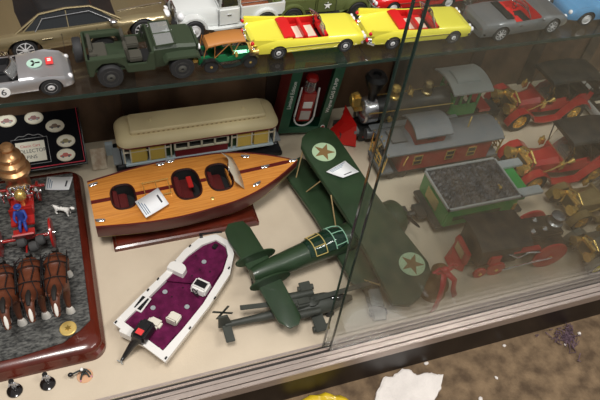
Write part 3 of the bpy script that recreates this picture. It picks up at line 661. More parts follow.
for s in(-1,1): MB().ell((.0150,s*.0028,.0195),(.0014,.0008,.0024),8).build('ear',black,dog)

# ---- price tags
def price_tag(label,pts,name='price_tag',lift=.0006,curl=.0):
    """pts: four world corners: left-bottom, right-bottom, right-top, left-top"""
    c=sum(pts,Vector())/4; t=thing(name,label,'price tag',c)
    P=[p-c for p in pts]; n=8; vs=[]
    nr=(P[1]-P[0]).cross(P[3]-P[0]).normalized()
    for i in range(n+1):
        u=i/n; z=nr*(curl*(u*2-1)**2)
        vs+= [P[0].lerp(P[1],u)+z, P[3].lerp(P[2],u)+z]
    o=MB().add(vs,[(2*i,2*i+2,2*i+3,2*i+1) for i in range(n)]).build('paper',paper,t,smooth=60)
    md=o.modifiers.new('s','SOLIDIFY'); md.thickness=.0003; md.offset=0
    def bar(u0,u1,v0,v1,m,nm):
        def Q(u,v): return P[0].lerp(P[1],u).lerp(P[3].lerp(P[2],u),v)+nr*(curl*(u*2-1)**2+.0004)
        k=MB()
        q=[Q(u0,v0),Q(u1,v0),Q(u1,v1),Q(u0,v1)]; k.add(q+[p+nr*.0001 for p in q],[(0,1,2,3),(4,5,6,7),(0,1,5,4),(1,2,6,5),(2,3,7,6),(3,0,4,7)]); k.build(nm,m,t,smooth=0)
    for k in range(3): bar(.07+k*.075,.10+k*.075,.1,.9-.12*k,inkb,'printed_line')
    bar(.78,.85,.25,.70,ink,'price_print')
    return t
price_tag('white price label lying on the cobbled ground of the fire engine diorama',[at(45,190,.037),at(69,190,.037),at(73,177,.037),at(47,177,.037)],curl=.001)

# ---- collector pin display
pin=thing('pin_display','black collector pins display board with oval car pins propped behind the diorama','display board',(-.35,.53,.030))
import mathutils
BW,BH=.235,.150; tilt=math.atan2(.085,.085)
Mx=Matrix.Translation((0,0,0))@Matrix.Rotation(.66,4,'X')
velvet=mat('black velvet board',(.005,.005,.007),.8,spec=.1); redl=mat('red border line',(.65,.015,.05),.5)
def onb(mb): mb.T=Mx; return mb
onb(MB()).box((-BW/2,BH/2,-.006),(BW,BH,.012)).build('board',velvet,pin,bevel=.001)
onb(MB()).tube([(-.005,.006,.001),(-.005,BH-.006,.001),(-BW+.004,BH-.006,.001),(-BW+.004,.006,.001)],.0013,6,0,True).build('red_border',redl,pin)
onb(MB()).tube([(-.001,.001,.001),(-.001,BH-.001,.001),(-BW+.001,BH-.001,.001),(-BW+.001,.001,.001)],.002,6,0,True).build('rim',black,pin)
pinm=mat('cream enamel',(.78,.72,.58),.4); pcols=[mat('pin car maroon',(.22,.02,.02),.4),mat('pin car brown',(.16,.08,.04),.4),mat('pin car olive',(.20,.15,.03),.4),mat('pin car red',(.45,.04,.02),.4),mat('pin car dark',(.04,.03,.03),.4)]
MI=Mx.inverted()
def hit(px,py):
    d=CAMR@Vector((px-300,200-py,-FPX)); n=(Mx.to_3x3()@Vector((0,0,1))); o=Vector(pin.location)
    t=(o-CAMP).dot(n)/d.dot(n); return MI@(CAMP+d*t-o)
for i,(px,py,c) in enumerate(((66,155,3),(66,141,2),(55,126,1),(34,118,0),(7,121,0),(-12,132,1))):
    q=hit(px,py); k=MB(); k.T=Mx@Matrix.Translation(q)
    o=k.lathe((0,0,0),(0,0,1),[(.0185,0),(.0185,.002),(.0165,.003),(.0160,.0024),(0,.0024)],26).build('oval_pin',pinm,pin)
    for v in o.data.vertices:
        w=(k.T.inverted()@v.co); w.y*=.72; v.co=k.T@w
    s=MB(); s.T=k.T@Matrix.Translation((0,0,.0024))
    s.prism([(-.011,-.003),(-.0115,.0),(-.007,.001),(-.004,.0045),(.003,.0045),(.0055,.001),(.011,.0),(.011,-.003),(.008,-.004),(-.008,-.004)],0,.0006)
    s.build('pin_car_picture',pcols[c],o,smooth=0)
    s=MB(); s.T=k.T@Matrix.Translation((0,0,.0031))
    for x in(-.006,.006): s.prism(circ(.0022,10,cx=x,cy=-.0035),0,.0004)
    s.build('pin_car_wheels',black,o,smooth=0)
q=[hit(12,143),hit(41,139),hit(48,160),hit(24,165)]
cx=(q[0]+q[1]+q[2]+q[3])/4; cw=(q[1]-q[0]).length; ch=.042
k=MB(); k.T=Mx; k.box((cx.x,cx.y,.001),(cw*1.0,ch,.0016)); card=k.build('title_card',mat('cream card',(.75,.70,.60),.6),pin)
def tx(s,dy,size,m): lettering('lettering',s,size,m,card,Mx@Matrix.Translation((cx.x,cx.y+dy,.0020)),.0001)
tx('Classic Cars',.012,.0078,mat('red print',(.6,.05,.05),.6)); tx('COLLECTOR',.001,.0104,ink); tx('PINS',-.0115,.0104,ink)
k=MB(); k.T=Mx
k.tube([(cx.x-cw*.62,cx.y-ch*.62,.001),(cx.x+cw*.62,cx.y-ch*.62,.001),(cx.x+cw*.62,cx.y+ch*.66,.001),(cx.x-cw*.62,cx.y+ch*.66,.001)],.0007,5,0,True)
k.build('card_frame_line',mat('silver print',(.35,.35,.36),.4,.5),pin)
k=MB(); k.T=Mx
k.tube([(cx.x+cw*.5*u,cx.y+ch*.70+.006*(1-u*u)+.0015*math.cos(9*u),.001) for u in [-1+2*i/16 for i in range(17)]],.0008,5).build('card_scroll',MATS['silver print'],pin)


# ---- mahogany runabout boat
bt=thing('wooden_speedboat','polished wooden runabout speedboat with three dark cockpits lying on its stand','model boat',(-.352,.371,.0),.035)
deckw=mat('varnished orange deck',(.68,.285,.058),.25,0,.5,col2=(.50,.18,.03),nscale=14,stretch=(1.2,26,1),contrast=(.3,.7))
hullr=mat('dark red hull varnish',(.10,.008,.007),.4,0,.05); hullg=mat('olive hull bottom',(.20,.18,.09),.4); goldl=mat('waterline stripe',(.55,.42,.08),.4)
BL=.415
def hwid(u): # half beam
    return .058+.018*math.sin(PI*min(1,u/.75))*1.0 if u<.55 else (.058+.018*math.sin(PI*.55/.75))*(1-((u-.55)/.45)**1.9)
def sheer(u): return .078+.012*u*u
secs=[]; N=26
for i in range(N+1):
    u=i/N; x=u*BL; w=max(.0008,hwid(u)); z=sheer(u); kz=.022+.050*max(0,(u-.6)/.4)**2.2; wl=.030+.045*max(0,(u-.6)/.4)**2
    half=[(0,kz),(w*.70,kz+.010*(1-u)),(w*.90,wl+.010),(w*.93,wl+.013),(w*.97,z-.016),(w*1.0,z-.002),(w*.985,z),(w*.6,z+.0025),(0,z+.004)]
    secs.append([(x,y,zz) for y,zz in half]+[(x,-y,zz) for y,zz in reversed(half[1:-1])])
def fm(i,k): return {0:2,1:2 if i>15 else 1,15:2,14:2 if i>15 else 1,2:3,13:3}.get(k, 0 if k in(6,7,8,9) else 1)
hull=MB().loft(secs,1,fm).build('hull',[deckw,hullr,hullg,goldl,dark],bt,smooth=35)
ckm=mat('maroon leather',(.09,.012,.012),.35,0,.3)
k=MB()
CK=[(.060,.0225,.031),(.183,.0265,.040),(.249,.0245,.036)]
bl=local(bt)
for x,rx,ry in CK: 
    k.prism([(x+rx*math.copysign(abs(math.cos(a))**.7,math.cos(a)),ry*math.copysign(abs(math.sin(a))**.7,math.sin(a))) for a in [2*PI*i/32 for i in range(32)]],.050,.12,mi=4)
cut(hull,k,[deckw,hullr,hullg,goldl,dark])
for x,rx,ry in CK:
    P=[(x+rx*math.copysign(abs(math.cos(a))**.7,math.cos(a)),ry*math.copysign(abs(math.sin(a))**.7,math.sin(a)),sheer(x/BL)+.0035) for a in [2*PI*i/32 for i in range(32)]]
    MB().tube(P,.0022,6,0,True).build('cockpit_coaming',mat('dark coaming',(.03,.006,.006),.3,0,.5),bt)
    MB().box((x-.006,0,.058),(rx*1.2,ry*1.7,.012)).box((x-rx*.62,0,.068),(rx*.45,ry*1.6,.022),rot=Ry(-.2)).build('seat',ckm,bt,bevel=.003)
MB().box((.270,0,.072),(.004,.08,.012)).build('dashboard',deckw,bt)
MB().box((.19,.006,.0805),(.010,.03,.004)).build('seat_towel',redw,bt,bevel=.001)
for a,b_ in ((0,.036),(.084,.155),(.211,.222),(.275,BL*.985)):
    n=6; k=MB()
    for i in range(n):
        x0=a+(b_-a)*i/n; x1=a+(b_-a)*(i+1)/n; z0=sheer(x0/BL)+.0042; z1=sheer(x1/BL)+.0042; w0=.0045*min(1,(BL-x0)/.03+.1); w1=.0045*min(1,(BL-x1)/.03+.1)
        k.add([(x0,-w0,z0),(x0,w0,z0),(x1,w1,z1),(x1,-w1,z1),(x0,-w0,z0-.002),(x0,w0,z0-.002),(x1,w1,z1-.002),(x1,-w1,z1-.002)],[(0,1,2,3),(4,5,6,7),(0,1,5,4),(1,2,6,5),(2,3,7,6),(3,0,4,7)])
    k.build('king_plank',hullr,bt,smooth=0)
for s in(-1,1):
    MB().tube([(BL*i/24,s*hwid(i/24),sheer(i/24)) for i in range(25)],.0018,6).build('rub_rail',hullr,bt)
def cleat(x,y,a=0):
    z=sheer(x/BL)+.003; k=MB(); R=Rz(a); o=Vector((x,y,z))
    k.ell(o+Vector((0,0,.001)),(.009,.0035,.0012),10,rot=R); k.tube([o+R@Vector(v) for v in((-.009,0,.004),(-.003,0,.0045),(.003,0,.0045),(.009,0,.004))],.0011,6); k.cyl(o,o+Vector((0,0,.0045)),.0012)
    k.build('deck_cleat',chrome,bt)
for x,y,a in ((.010,.045,.2),(.010,-.048,-.2),(.145,.066,0),(.165,.069,0),(.315,.040,-.3),(.315,-.040,.3),(.345,0,0),(.405,0,0)): cleat(x,y,a)
for y in (-.030,-.050):
    pass
k=MB(); 
for y in(-.020,.018): k.tube([(.098,y,sheer(.2)+.010),(.150,y,sheer(.35)+.010)],.0009,6)
for x in(.100,.124,.148): k.tube([(x,-.020,sheer(.3)+.010),(x,.018,sheer(.3)+.010)],.0008,6)
for x in(.100,.148):
    for y in(-.020,.018): k.cyl((x,y,sheer(.25)),(x,y,sheer(.25)+.011),.0013,n=8)
k.build('luggage_rail',gold,bt)
MB().lathe((.222,-.050,sheer(.5)),(0,0,1),[(.004,0),(.004,.003),(.0025,.004)],14).build('fuel_cap',gold,bt)
o=MB().tube([(.272+.004*math.cos(a),.012+.013*math.cos(a),.096+.011*math.sin(a)) for a in [2*PI*i/20 for i in range(20)]],.0013,6,0,True).cyl((.272,.012,.096),(.284,.012,.088),.0012).box((.272,.012,.096),(.0015,.024,.0015)).box((.272,.012,.096),(.0015,.0015,.02)).build('steering_wheel',chrome,bt)
# plastic windscreen, loose and creased
ws=MB(); vs=[]
for i in range(9):
    v=-1+i/4; vs+= [(.292-.004*v*v,v*.046,sheer(.7)+.004),(.268-.002*v*v+.003*math.sin(5*v),v*.042,sheer(.7)+.036-.008*v*v)]
ws.add(vs,[(2*i,2*i+2,2*i+3,2*i+1) for i in range(8)])
o=ws.build('windscreen',clear('cloudy plastic film',(.9,.9,.88),.08,.55,(.75,.68,.55)),bt,smooth=60); md=o.modifiers.new('s','SOLIDIFY'); md.thickness=.0005
st=thing('boat_stand','dark mahogany plinth stand under the wooden speedboat','stand',(-.178,.365,0))
rr=lambda d:(-.148+d,.142-d,-.058+d,.050-d)
rloft([rr(0),rr(0),rr(.004),rr(.006),rr(.012)],[0,.009,.011,.016,.018],.002).build('plinth',mahog,st,smooth=30)
for x in(-.10,.085):
    MB().prism([(-.035,.017),(.035,.017),(.040,.028),(.020,.021),(-.020,.021),(-.040,.028)],x-.004,x+.004,'yz').build('cradle',mahog,st,bevel=.0008)
tz=.088
price_tag('white price label lying tilted on the deck of the wooden speedboat',[at(146,218,tz+.004),at(169,204,tz+.004),at(158,188,tz+.004),at(135,202,tz+.004)],curl=.0008)

# ---- tram
tr=thing('toy_tram','cream-roofed yellow and maroon toy tram car behind the wooden speedboat','toy tram',(-.112,.546,0),0)
TL=.335; h=TL/2; troof=mat('cream tram roof',(.70,.58,.34),.5); tmar=mat('maroon paint',(.20,.015,.022),.35,0,.4); tyel=mat('ochre yellow panel',(.75,.52,.11),.45); tcream=mat('cream trim',(.75,.68,.52),.5); tgreen=mat('dark green seats',(.03,.07,.02),.6); tblk=mat('black plinth',(.014,.014,.016),.3)
MB().box((0,0,.006),(TL+.03,.106,.012)).build('plinth',tblk,tr,bevel=.002)
for s in(-1,1): MB().box((0,s*.022,.0135),(TL+.02,.003,.004)).build('rail',chrome,tr)
for g in(-1,1):
    b=MB().box((g*.09,0,.020),(.07,.036,.008))
    for x in(.07,.11):
        for s in(-1,1): b.cyl((g*x,s*.018,.020),(g*x,s*.025,.020),.006,n=14)
    b.build('bogie',dark,tr)
MB().box((0,0,.031),(TL*.97,.088,.006)).build('floor_frame',mat('pale blue step',(.50,.60,.66),.4),tr,bevel=.001)
MB().box((0,0,.044),(.115,.082,.022)).build('saloon_lower_panel',tmar,tr,bevel=.0006)
MB().box((0,0,.064),(.112,.076,.018)).build('saloon_glass',winglass,tr)
for s in(-1,1):
    MB().box((0,s*.0405,.0555),(.118,.004,.003)).box((0,s*.0405,.0755),(.118,.004,.003)).build('window_sill_rails',tcream,tr)
    for k in range(5): MB().box((-.0575+k*.02875,s*.0405,.066),(.004,.004,.020)).build('window_post',tcream,tr)
    for g in(-1,1):
        for k,x in enumerate((.088,.128)):
            MB().box((g*(x+.006),s*.0395,.054),(.034,.003,.036)).build('yellow_side_panel',tyel,tr,bevel=.0006)
        for x in(.066,.078,.111,.150,.163): MB().box((g*x,s*.0405,.058),(.0028,.0035,.042)).build('cream_post',tcream,tr)
        MB().box((g*.115,s*.0395,.066),(.10,.0036,.002)).build('hand_rail',tcream,tr)
for g in(-1,1):
    MB().box((g*.071,0,.046),(.022,.070,.020)).build('green_bench',tgreen,tr)
    for x in(.095,.120,.145): MB().box((g*x,0,.048),(.010,.072,.020)).box((g*(x+.004),0,.060),(.002,.072,.014)).build('wooden_bench',tyel,tr)
    MB().box((g*h*.99,0,.046),(.003,.074,.026)).build('end_dash',mat('pale blue panel',(.42,.52,.60),.4),tr)
    MB().lathe((g*h*1.0,0,.052),(g,0,0),[(.006,0),(.007,.003),(.004,.006)],14).build('headlamp',gold,tr)
    MB().box((g*(h+.010),0,.022),(.016,.050,.004)).build('end_step',mat('grey step',(.30,.32,.34),.5),tr)
def rf(hw,hl,r,z): return [(x,y,z) for x,y in rrect(-hl,hl,-hw,hw,r,7)]
MB().loft([rf(.044,h+.004,.022,.0775),rf(.0465,h+.006,.024,.080),rf(.0465,h+.006,.024,.083)]).build('maroon_eave',tmar,tr,smooth=30)
o=MB().loft([rf(.0465,h+.007,.024,.0832),rf(.046,h+.006,.024,.089),rf(.042,h+.002,.024,.096),rf(.034,h-.006,.024,.101),rf(.012,h-.02,.010,.104)]).build('roof',troof,tr,smooth=60)
MB().loft([rf(.029,h-.022,.006,.100),rf(.029,h-.022,.006,.108),rf(.026,h-.025,.006,.1115),rf(.010,h-.04,.006,.1125)]).build('clerestory_roof',troof,tr,smooth=40)
k=MB()
for i in range(26): k.box((-.128+i*.0102,-.0292,.1045),(.0045,.0012,.0025))
k.build('clerestory_vent_row',mat('faint brown vents',(.42,.30,.17),.6),tr)
MB().lathe((-.10,.0,.112),(0,0,1),[(.004,0),(.003,.004)],12).build('roof_fitting',troof,tr)
MB().lathe((.10,.0,.112),(0,0,1),[(.004,0),(.003,.004)],12).build('roof_fitting',troof,tr)

# ---- folded papers left of the tram
o=MB().box((0,0,.022),(.030,.002,.046),rot=Rx(-.6)).build('leaflet',mat('mottled paper',(.50,.43,.33),.7,col2=(.32,.22,.15),nscale=70),None,bevel=.0003)
o.location=at(101,172,.0)+Vector((0,.018,.0)); tag(o,'small printed leaflet leaning between the pin display and the tram','leaflet')
o=MB().box((0,0,.017),(.016,.010,.034)).build('small_box',mat('pale blue carton',(.50,.58,.64),.5),None,bevel=.0006)
o.location=(-.302,.578,0); tag(o,'tiny pale blue carton standing at the left end of the tram','box')

# ---- boxed petrol pump toy
bx=thing('boxed_gas_pump_toy','dark green window box with a red gas pump toy and white hose inside','boxed toy',(.133,.568,0),-.04); bx.rotation_euler=(0,.12,-.04); bx.location.z=.0085
gbx=mat('dark green carton',(.008,.085,.045),.35,0,.2); rdk=mat('dark red carton print',(.16,.02,.02),.5)
bw=.118; bh=.200; bd=.055; lean=Matrix.Rotation(.0,4,'X')
def LB(): k=MB(); k.T=Matrix.Translation((0,-.022,.006))@lean; return k
LB().box((0,.050,bh/2),(bw,.002,bh)).build('back_card',rdk,bx)
for s in(-1,1):
    LB().box((s*bw/2,.024,bh/2),(.002,.055,bh)).build('side_wall',rdk if s<0 else gbx,bx)
    LB().box((s*(bw/2-.011),-.003,bh/2),(.023,.002,bh)).build('front_strip',gbx,bx)
LB().box((0,.024,.001),(bw,.055,.002)).build('box_bottom',gbx,bx); LB().box((0,.024,bh),(bw,.055,.002)).build('box_top',gbx,bx)
LB().box((0,-.003,.010),(bw,.002,.016)).build('front_strip',gbx,bx)
T0=Matrix.Translation((0,-.022,.006))@lean
for s,txt in((-1,'Limited Edition'),(1,'Texaco GAS PUMP')):
    M=T0@Matrix.Translation((s*(bw/2-.011),-.0042,bh*.55))@Matrix.Rotation(PI/2,4,'X')@Matrix.Rotation(PI/2,4,'Z')
    lettering('lettering',txt if s<0 else 'Wayne GAS PUMP',.0125,wht,bx,M,.0002)
k=LB(); k.prism(circ(.0055,20,cx=bw/2-.011,cy=.018),-.0050,-.0036,'xz'); o=k.build('round_emblem',wht,bx)
k=LB(); k.prism(circ(.0035,16,cx=bw/2-.011,cy=.018),-.0056,-.0048,'xz'); k.build('emblem_centre',redw,o)
LB().box((0,.020,.066),(.034,.026,.085)).build('pump_body',redw,bx,bevel=.003)
LB().box((0,.006,.075),(.022,.003,.018)).build('pump_dial',wht,bx,bevel=.001)
LB().box((0,.006,.045),(.024,.002,.024)).build('pump_badge',mat('silver panel',(.6,.6,.62),.3,.6),bx)
LB().lathe((0,.020,.108),(0,0,1),[(.013,0),(.014,.003),(.012,.028),(.010,.030)],18).build('pump_visible_glass',clear('pump glass',(.8,.8,.8),.02,.15,(.7,.7,.7)),bx)
for a in range(4): LB().cyl((.010*math.cos(a*PI/2+.8),.020+.010*math.sin(a*PI/2+.8),.108),(.010*math.cos(a*PI/2+.8),.020+.010*math.sin(a*PI/2+.8),.138),.001,n=6).build('pump_rod',chrome,bx)
LB().lathe((0,.020,.137),(0,0,1),[(.014,0),(.015,.004),(.012,.010),(.004,.013)],18).build('pump_cap',redw,bx)
P=[(-.021,.014,.118)]+[(.024*math.cos(a),.008,.040+.028*math.sin(a)) for a in [PI-PI*i/16*-1 for i in range(17)]]+[(.021,.014,.118)]
LB().tube(P,.0022,8).build('white_hose',wht,bx)

# ================================================================ TRAINS
loco=mat('dark grey locomotive metal',(.055,.055,.055),.38,.3,noise=.3,nscale=30); grn=mat('cab green',(.015,.26,.05),.35,0,.3); sroof=mat('silver roof',(.52,.55,.55),.35,.5)
t=thing('toy_locomotive','old-time toy steam locomotive with green cab, silver roof and red cowcatcher','toy locomotive',(.427,.522,0),.0); t.scale=(1.20,1.22,1.36)
b=MB(); b.box((0,0,.020),(.36,.040,.012)); b.build('frame',loco,t)
MB().lathe((-.135,0,.056),(1,0,0),[(.0,0),(.018,0),(.0225,.004),(.0225,.05),(.0235,.052),(.0225,.054),(.0225,.16),(.0245,.165),(.026,.20)],26).build('boiler',loco,t)
MB().lathe((-.141,0,.056),(1,0,0),[(.0,0),(.012,.001),(.019,.003),(.023,.006),(.0245,.010),(.0245,.032)],26).build('smokebox',mat('silver smokebox',(.6,.6,.63),.25,.9),t)
MB().lathe((-.118,0,.075),(0,0,1),[(.008,0),(.0085,.018),(.010,.022),(.021,.045),(.0215,.049),(.016,.056),(.009,.056),(.008,.050)],24).build('smokestack',black,t)
for x in(-.070,.0):
    MB().lathe((x,0,.076),(0,0,1),[(.011,0),(.011,.004),(.008,.006),(.0085,.016),(.010,.018),(.008,.024),(.003,.027)],18).build('steam_dome',gold if x<-.03 else mat('aged brass',(.5,.38,.18),.3,1),t)
MB().tube([(-.036,-.008,.078),(-.036,-.008,.092),(-.036,.008,.092),(-.036,.008,.078)],.0012,6).lathe((-.036,0,.080),(0,0,1),[(.006,0),(.004,.005),(.001,.009)],14).build('brass_bell',gold,t)
MB().box((-.152,0,.082),(.016,.017,.020)).cyl((-.162,0,.083),(-.150,0,.083),.0085,n=18).box((-.152,0,.094),(.010,.010,.004)).build('headlamp',gold,t,bevel=.001)
MB().box((-.146,0,.066),(.018,.020,.004)).build('lamp_bracket',gold,t)
for s in(-1,1):
    MB().tube([(-.13,s*.024,.066),(.05,s*.027,.066)],.0010,6).build('hand_rail',gold,t)
    MB().box((-.030,s*.029,.038),(.19,.014,.003)).build('running_board',mat('grey running board',(.16,.17,.18),.5),t)
    MB().cyl((-.130,s*.027,.024),(-.095,s*.027,.024),.010,n=18).build('cylinder',mat('grey cylinder',(.2,.21,.22),.4,.4),t)
    MB().cyl((-.095,s*.032,.022),(.05,s*.032,.022),.0018,n=8).build('side_rod',chrome,t)
    MB().lathe((-.085,s*.024,.050),(0,s,0),[(.005,0),(.005,.006)],12).build('brass_valve',gold,t)
    for x,r in((-.02,.021),(.045,.021)):
        o=wheel_mb(r,.006,kind='spoke').build('driving_wheel',[loco,redw,dark],t); o.location=(x,s*.026,r+.0)
    for x in(-.13,-.095): 
        o=wheel_mb(.011,.005,kind='spoke').build('pilot_wheel',[loco,redw,dark],t); o.location=(x,s*.018,.011)
k=MB()
k.loft([[(-.150,-.036,.004),(-.150,.036,.004),(-.155,.030,.050),(-.155,-.030,.050)],[(-.200,-.010,.003),(-.200,.010,.003),(-.170,.006,.040),(-.170,-.006,.040)]])
k.build('cowcatcher',mat('bright red pilot',(.60,.010,.008),.4),t,smooth=0)
for s in(-1,1):
    for i in range(5): MB().cyl((-.158,s*(.026-i*.005),.030),(-.165-i*.006,s*(.026-i*.005),.004),.0014,n=6).build('pilot_bar',MATS['bright red pilot'],t)
MB().box((-.152,0,.034),(.010,.064,.008)).build('buffer_beam',mat('grey beam',(.22,.24,.25),.5),t,bevel=.001)
MB().box((.078,0,.032),(.062,.056,.006)).build('cab_floor',loco,t)
MB().box((.048,0,.056),(.003,.052,.044)).build('cab_front_wall',grn,t)
for s in(-1,1):
    MB().box((.078,s*.026,.046),(.060,.003,.026)).build('cab_side_panel',grn,t)
    for x in(.050,.066,.085,.106): MB().box((x,s*.026,.074),(.005,.003,.040)).build('cab_post',grn,t)
def arc_roof(x0,x1,hw,z,rise,th=.003):
    secs=[]
    for x in(x0,x1):
        up=[(x,hw*u,z+rise*(1-u*u)) for u in [-1+i/5 for i in range(11)]]; secs.append(up+[(p[0],p[1],p[2]-th) for p in reversed(up)])
    return MB().loft(secs)
arc_roof(.034,.122,.042,.096,.009).build('cab_roof',sroof,t,smooth=30)
arc_roof(.050,.100,.020,.106,.004).build('roof_hatch',sroof,t,smooth=30)
MB().box((.135,0,.036),(.026,.050,.006)).build('rear_beam',redw,t); MB().cyl((.13,0,.03),(.148,0,.03),.003).build('coupler',loco,t)

cbr=mat('caboose red',(.30,.030,.020),.5,noise=.2,nscale=40); cbg=mat('caboose grey roof',(.12,.13,.14),.5)
t=thing('toy_caboose','brick red toy caboose with grey roof, raised cupola and gilt end railings','toy train car',(.395,.392,0),-.0); t.scale=(1,1.15,1.25)
MB().box((0,0,.026),(.285,.062,.006)).build('floor_frame',loco,t)
MB().box((.012,0,.050),(.225,.066,.044)).build('body',cbr,t,bevel=.001)
arc_roof(-.142,.150,.037,.076,.010).build('roof',cbg,t,smooth=30)
MB().box((-.036,0,.094),(.072,.050,.024)).build('cupola',cbr,t,bevel=.001)
arc_roof(-.080,.008,.034,.106,.012).build('cupola_roof',cbg,t,smooth=30)
for s in(-1,1):
    for x in(-.060,.020,.075):
        f=MB().box((x,s*.0332,.052),(.022,.0016,.022)).build('window',gold,t)
        MB().box((x,s*.0340,.052),(.016,.0016,.016)).build('pane',winglass,f)
        MB().box((x,s*.0350,.052),(.0175,.0008,.0015)).build('sash_bar',gold,f)
    MB().box((-.036,s*.0252,.096),(.018,.0012,.009)).build('cupola_window',winglass,t)
    MB().tube([(-.093,s*.0345,.045),(-.093,s*.037,.062),(-.088,s*.0345,.066)],.0015,6).build('grab_iron',gold,t)
    for x in(-.09,.09):
        b=MB().box((x,s*.022,.014),(.040,.006,.010)); b.build('truck_side_frame',loco,t)
        for d in(-.014,.014):
            o=wheel_mb(.010,.005).build('wheel',[loco,loco,dark],t); o.location=(x+d,s*.020,.010)
for g,x in((-1,-.128),(1,.140)):
    MB().box((x,0,.030),(.030,.066,.004)).build('end_platform',cbg,t)
    for y in(-.030,-.015,0,.015,.030): MB().cyl((x+g*.012,y,.030),(x+g*.012,y,.056),.0013,n=6).build('railing_post',gold,t)
    MB().cyl((x+g*.012,-.031,.056),(x+g*.012,.031,.056),.0016,n=8).build('railing_bar',gold,t)
    MB().cyl((x+g*.012,-.031,.044),(x+g*.012,.031,.044),.0012,n=8).build('railing_bar',gold,t)
    for s in(-1,1):
        MB().cyl((x+g*.012,s*.031,.030),(x+g*.010,s*.034,.078),.0016,n=6).build('corner_post',gold,t)
        MB().tube([(x+g*.014,s*.006,.056),(x+g*.018,s*.006,.075),(x+g*.008,s*.006,.088)],.0014,6).build('ladder_rail',gold,t)
    MB().tube([(x+g*.013,.022*math.cos(a),.045+.010*math.sin(a)) for a in [2*PI*i/14 for i in range(14)]],.0012,6,0,True).build('gilt_scroll',gold,t)
    MB().lathe((x+g*.014,.012,.062),(g,0,0),[(.007,0),(.0075,.002),(.002,.003)],16).build('brake_wheel',gold,t)
MB().tube([(.070,-.004,.087),(.070,-.004,.100),(.078,.004,.104)],.0016,6).build('smoke_pipe',gold,t)
MB().box((-.105,.0,.089),(.036,.034,.002)).build('roof_walk',mat('dark walk board',(.09,.09,.09),.6),t)

coal=mat('coal heap',(.075,.075,.085),.5,noise=.8,nscale=120,bump=1,bscale=180)
t=thing('toy_coal_tender','green toy coal tender heaped with dark coal in front of the caboose','toy train car',(.414,.245,0),.0); t.scale=(.94,1.16,1)
MB().box((0,0,.028),(.225,.090,.008)).build('frame',loco,t)
MB().box((-.008,0,.058),(.182,.098,.054)).build('tank',grn,t,bevel=.003)
MB().box((.110,0,.058),(.030,.060,.030),0).build('front_plate',grn,t)
b=MB()
for x0,x1,y0,y1 in((-.101,.085,-.051,-.047),(-.101,.085,.047,.051),(-.101,-.097,-.051,.051),(.081,.085,-.051,.051)): b.box(((x0+x1)/2,(y0+y1)/2,.087),(x1-x0,y1-y0,.005))
b.build('top_rim',sroof,t)
rng=random.Random(3); vs=[];fs=[];nx,ny=44,24
for i in range(nx):
    for j in range(ny):
        u=i/(nx-1);v=j/(ny-1); e=min(u,1-u,v,1-v); vs.append((-.098+.180*u,-.048+.096*v,.086+min(1,e*9)*.009+rng.uniform(-.0022,.0022)*(e>.01)))
fs=[(i*ny+j,(i+1)*ny+j,(i+1)*ny+j+1,i*ny+j+1) for i in range(nx-1) for j in range(ny-1)]
o=MB().add(vs,fs).build('coal_load',coal,t,smooth=0); o['kind']='stuff'
MB().box((.040,-.028,.0975),(.007,.005,.003),rot=Rz(.5)).box((.040,-.022,.0975),(.004,.003,.002)).build('brass_fitting',gold,t)
greyl=mat('light grey metal',(.42,.46,.48),.4,.3)
for s in(-1,1): MB().box((.118,s*.036,.078),(.062,.018,.008)).build('cab_side_beam',greyl,t,bevel=.001)
for s in(-1,1):
    MB().box((-.020,s*.0495,.056),(.120,.0012,.012)).build('side_recess',mat('dark green recess',(.01,.05,.015),.5),t,bevel=.0004)
    MB().box((.076,s*.0497,.056),(.010,.0012,.022)).build('gilt_number_plate',gold,t)
    for x in(-.065,.06):
        MB().box((x,s*.030,.014),(.060,.008,.014)).build('truck_side_frame',loco,t,bevel=.001)
        for d in(-.018,.018):
            o=wheel_mb(.012,.006).build('wheel',[loco,loco,dark],t); o.location=(x+d,s*.028,.012)
MB().box((-.103,0,.062),(.002,.040,.028)).build('gilt_rear_panel',mat('pale gilt',(.45,.38,.15),.4,.5),t)
MB().box((-.125,0,.026),(.024,.030,.012)).cyl((-.165,0,.022),(-.125,0,.024),.006,n=12).box((-.160,.0,.022),(.014,.030,.022)).build('coupler',loco,t,bevel=.001)

blk2=mat('sooty black locomotive',(.022,.022,.022),.45,.2,noise=.4,nscale=30)
t=thing('toy_locomotive','black toy steam locomotive with red spoked wheels just behind the front glass','toy locomotive',(.450,.114,0),-.07)
redk=mat('dull red wheels',(.50,.03,.03),.4)
MB().box((0,0,.022),(.235,.044,.014)).build('frame',blk2,t)
MB().lathe((-.105,0,.056),(1,0,0),[(.0,0),(.020,0),(.026,.004),(.026,.030),(.0275,.032),(.026,.034),(.026,.125),(.029,.128),(.029,.15)],26).build('boiler',blk2,t)
MB().box((.030,0,.078),(.110,.050,.012)).build('boiler_casing',blk2,t,bevel=.004)
MB().box((-.060,0,.058),(.090,.080,.056)).build('cab',blk2,t,bevel=.002)
arc_roof(-.112,.0,.046,.088,.008).build('cab_roof',blk2,t,smooth=30)
MB().lathe((.072,.0,.084),(0,0,1),[(.016,0),(.016,.006),(.012,.009),(.012,.018),(.014,.021),(.014,.025),(.009,.027),(.007,.022)],24).build('smokestack',mat('steel rings',(.35,.35,.36),.25,.8),t)
for x,y in((.012,-.016),(.030,.010),(.040,-.014)): MB().lathe((x,y,.086),(0,0,1),[(.004,0),(.004,.005),(.006,.006),(.002,.010)],12).build('valve',chrome,t)
MB().box((-.118,0,.036),(.010,.050,.034)).build('front_frame',redk,t,bevel=.001)
MB().box((-.1235,0,.038),(.003,.030,.020)).build('front_number_board',mat('pale brass',(.6,.5,.3),.35,.7),t)
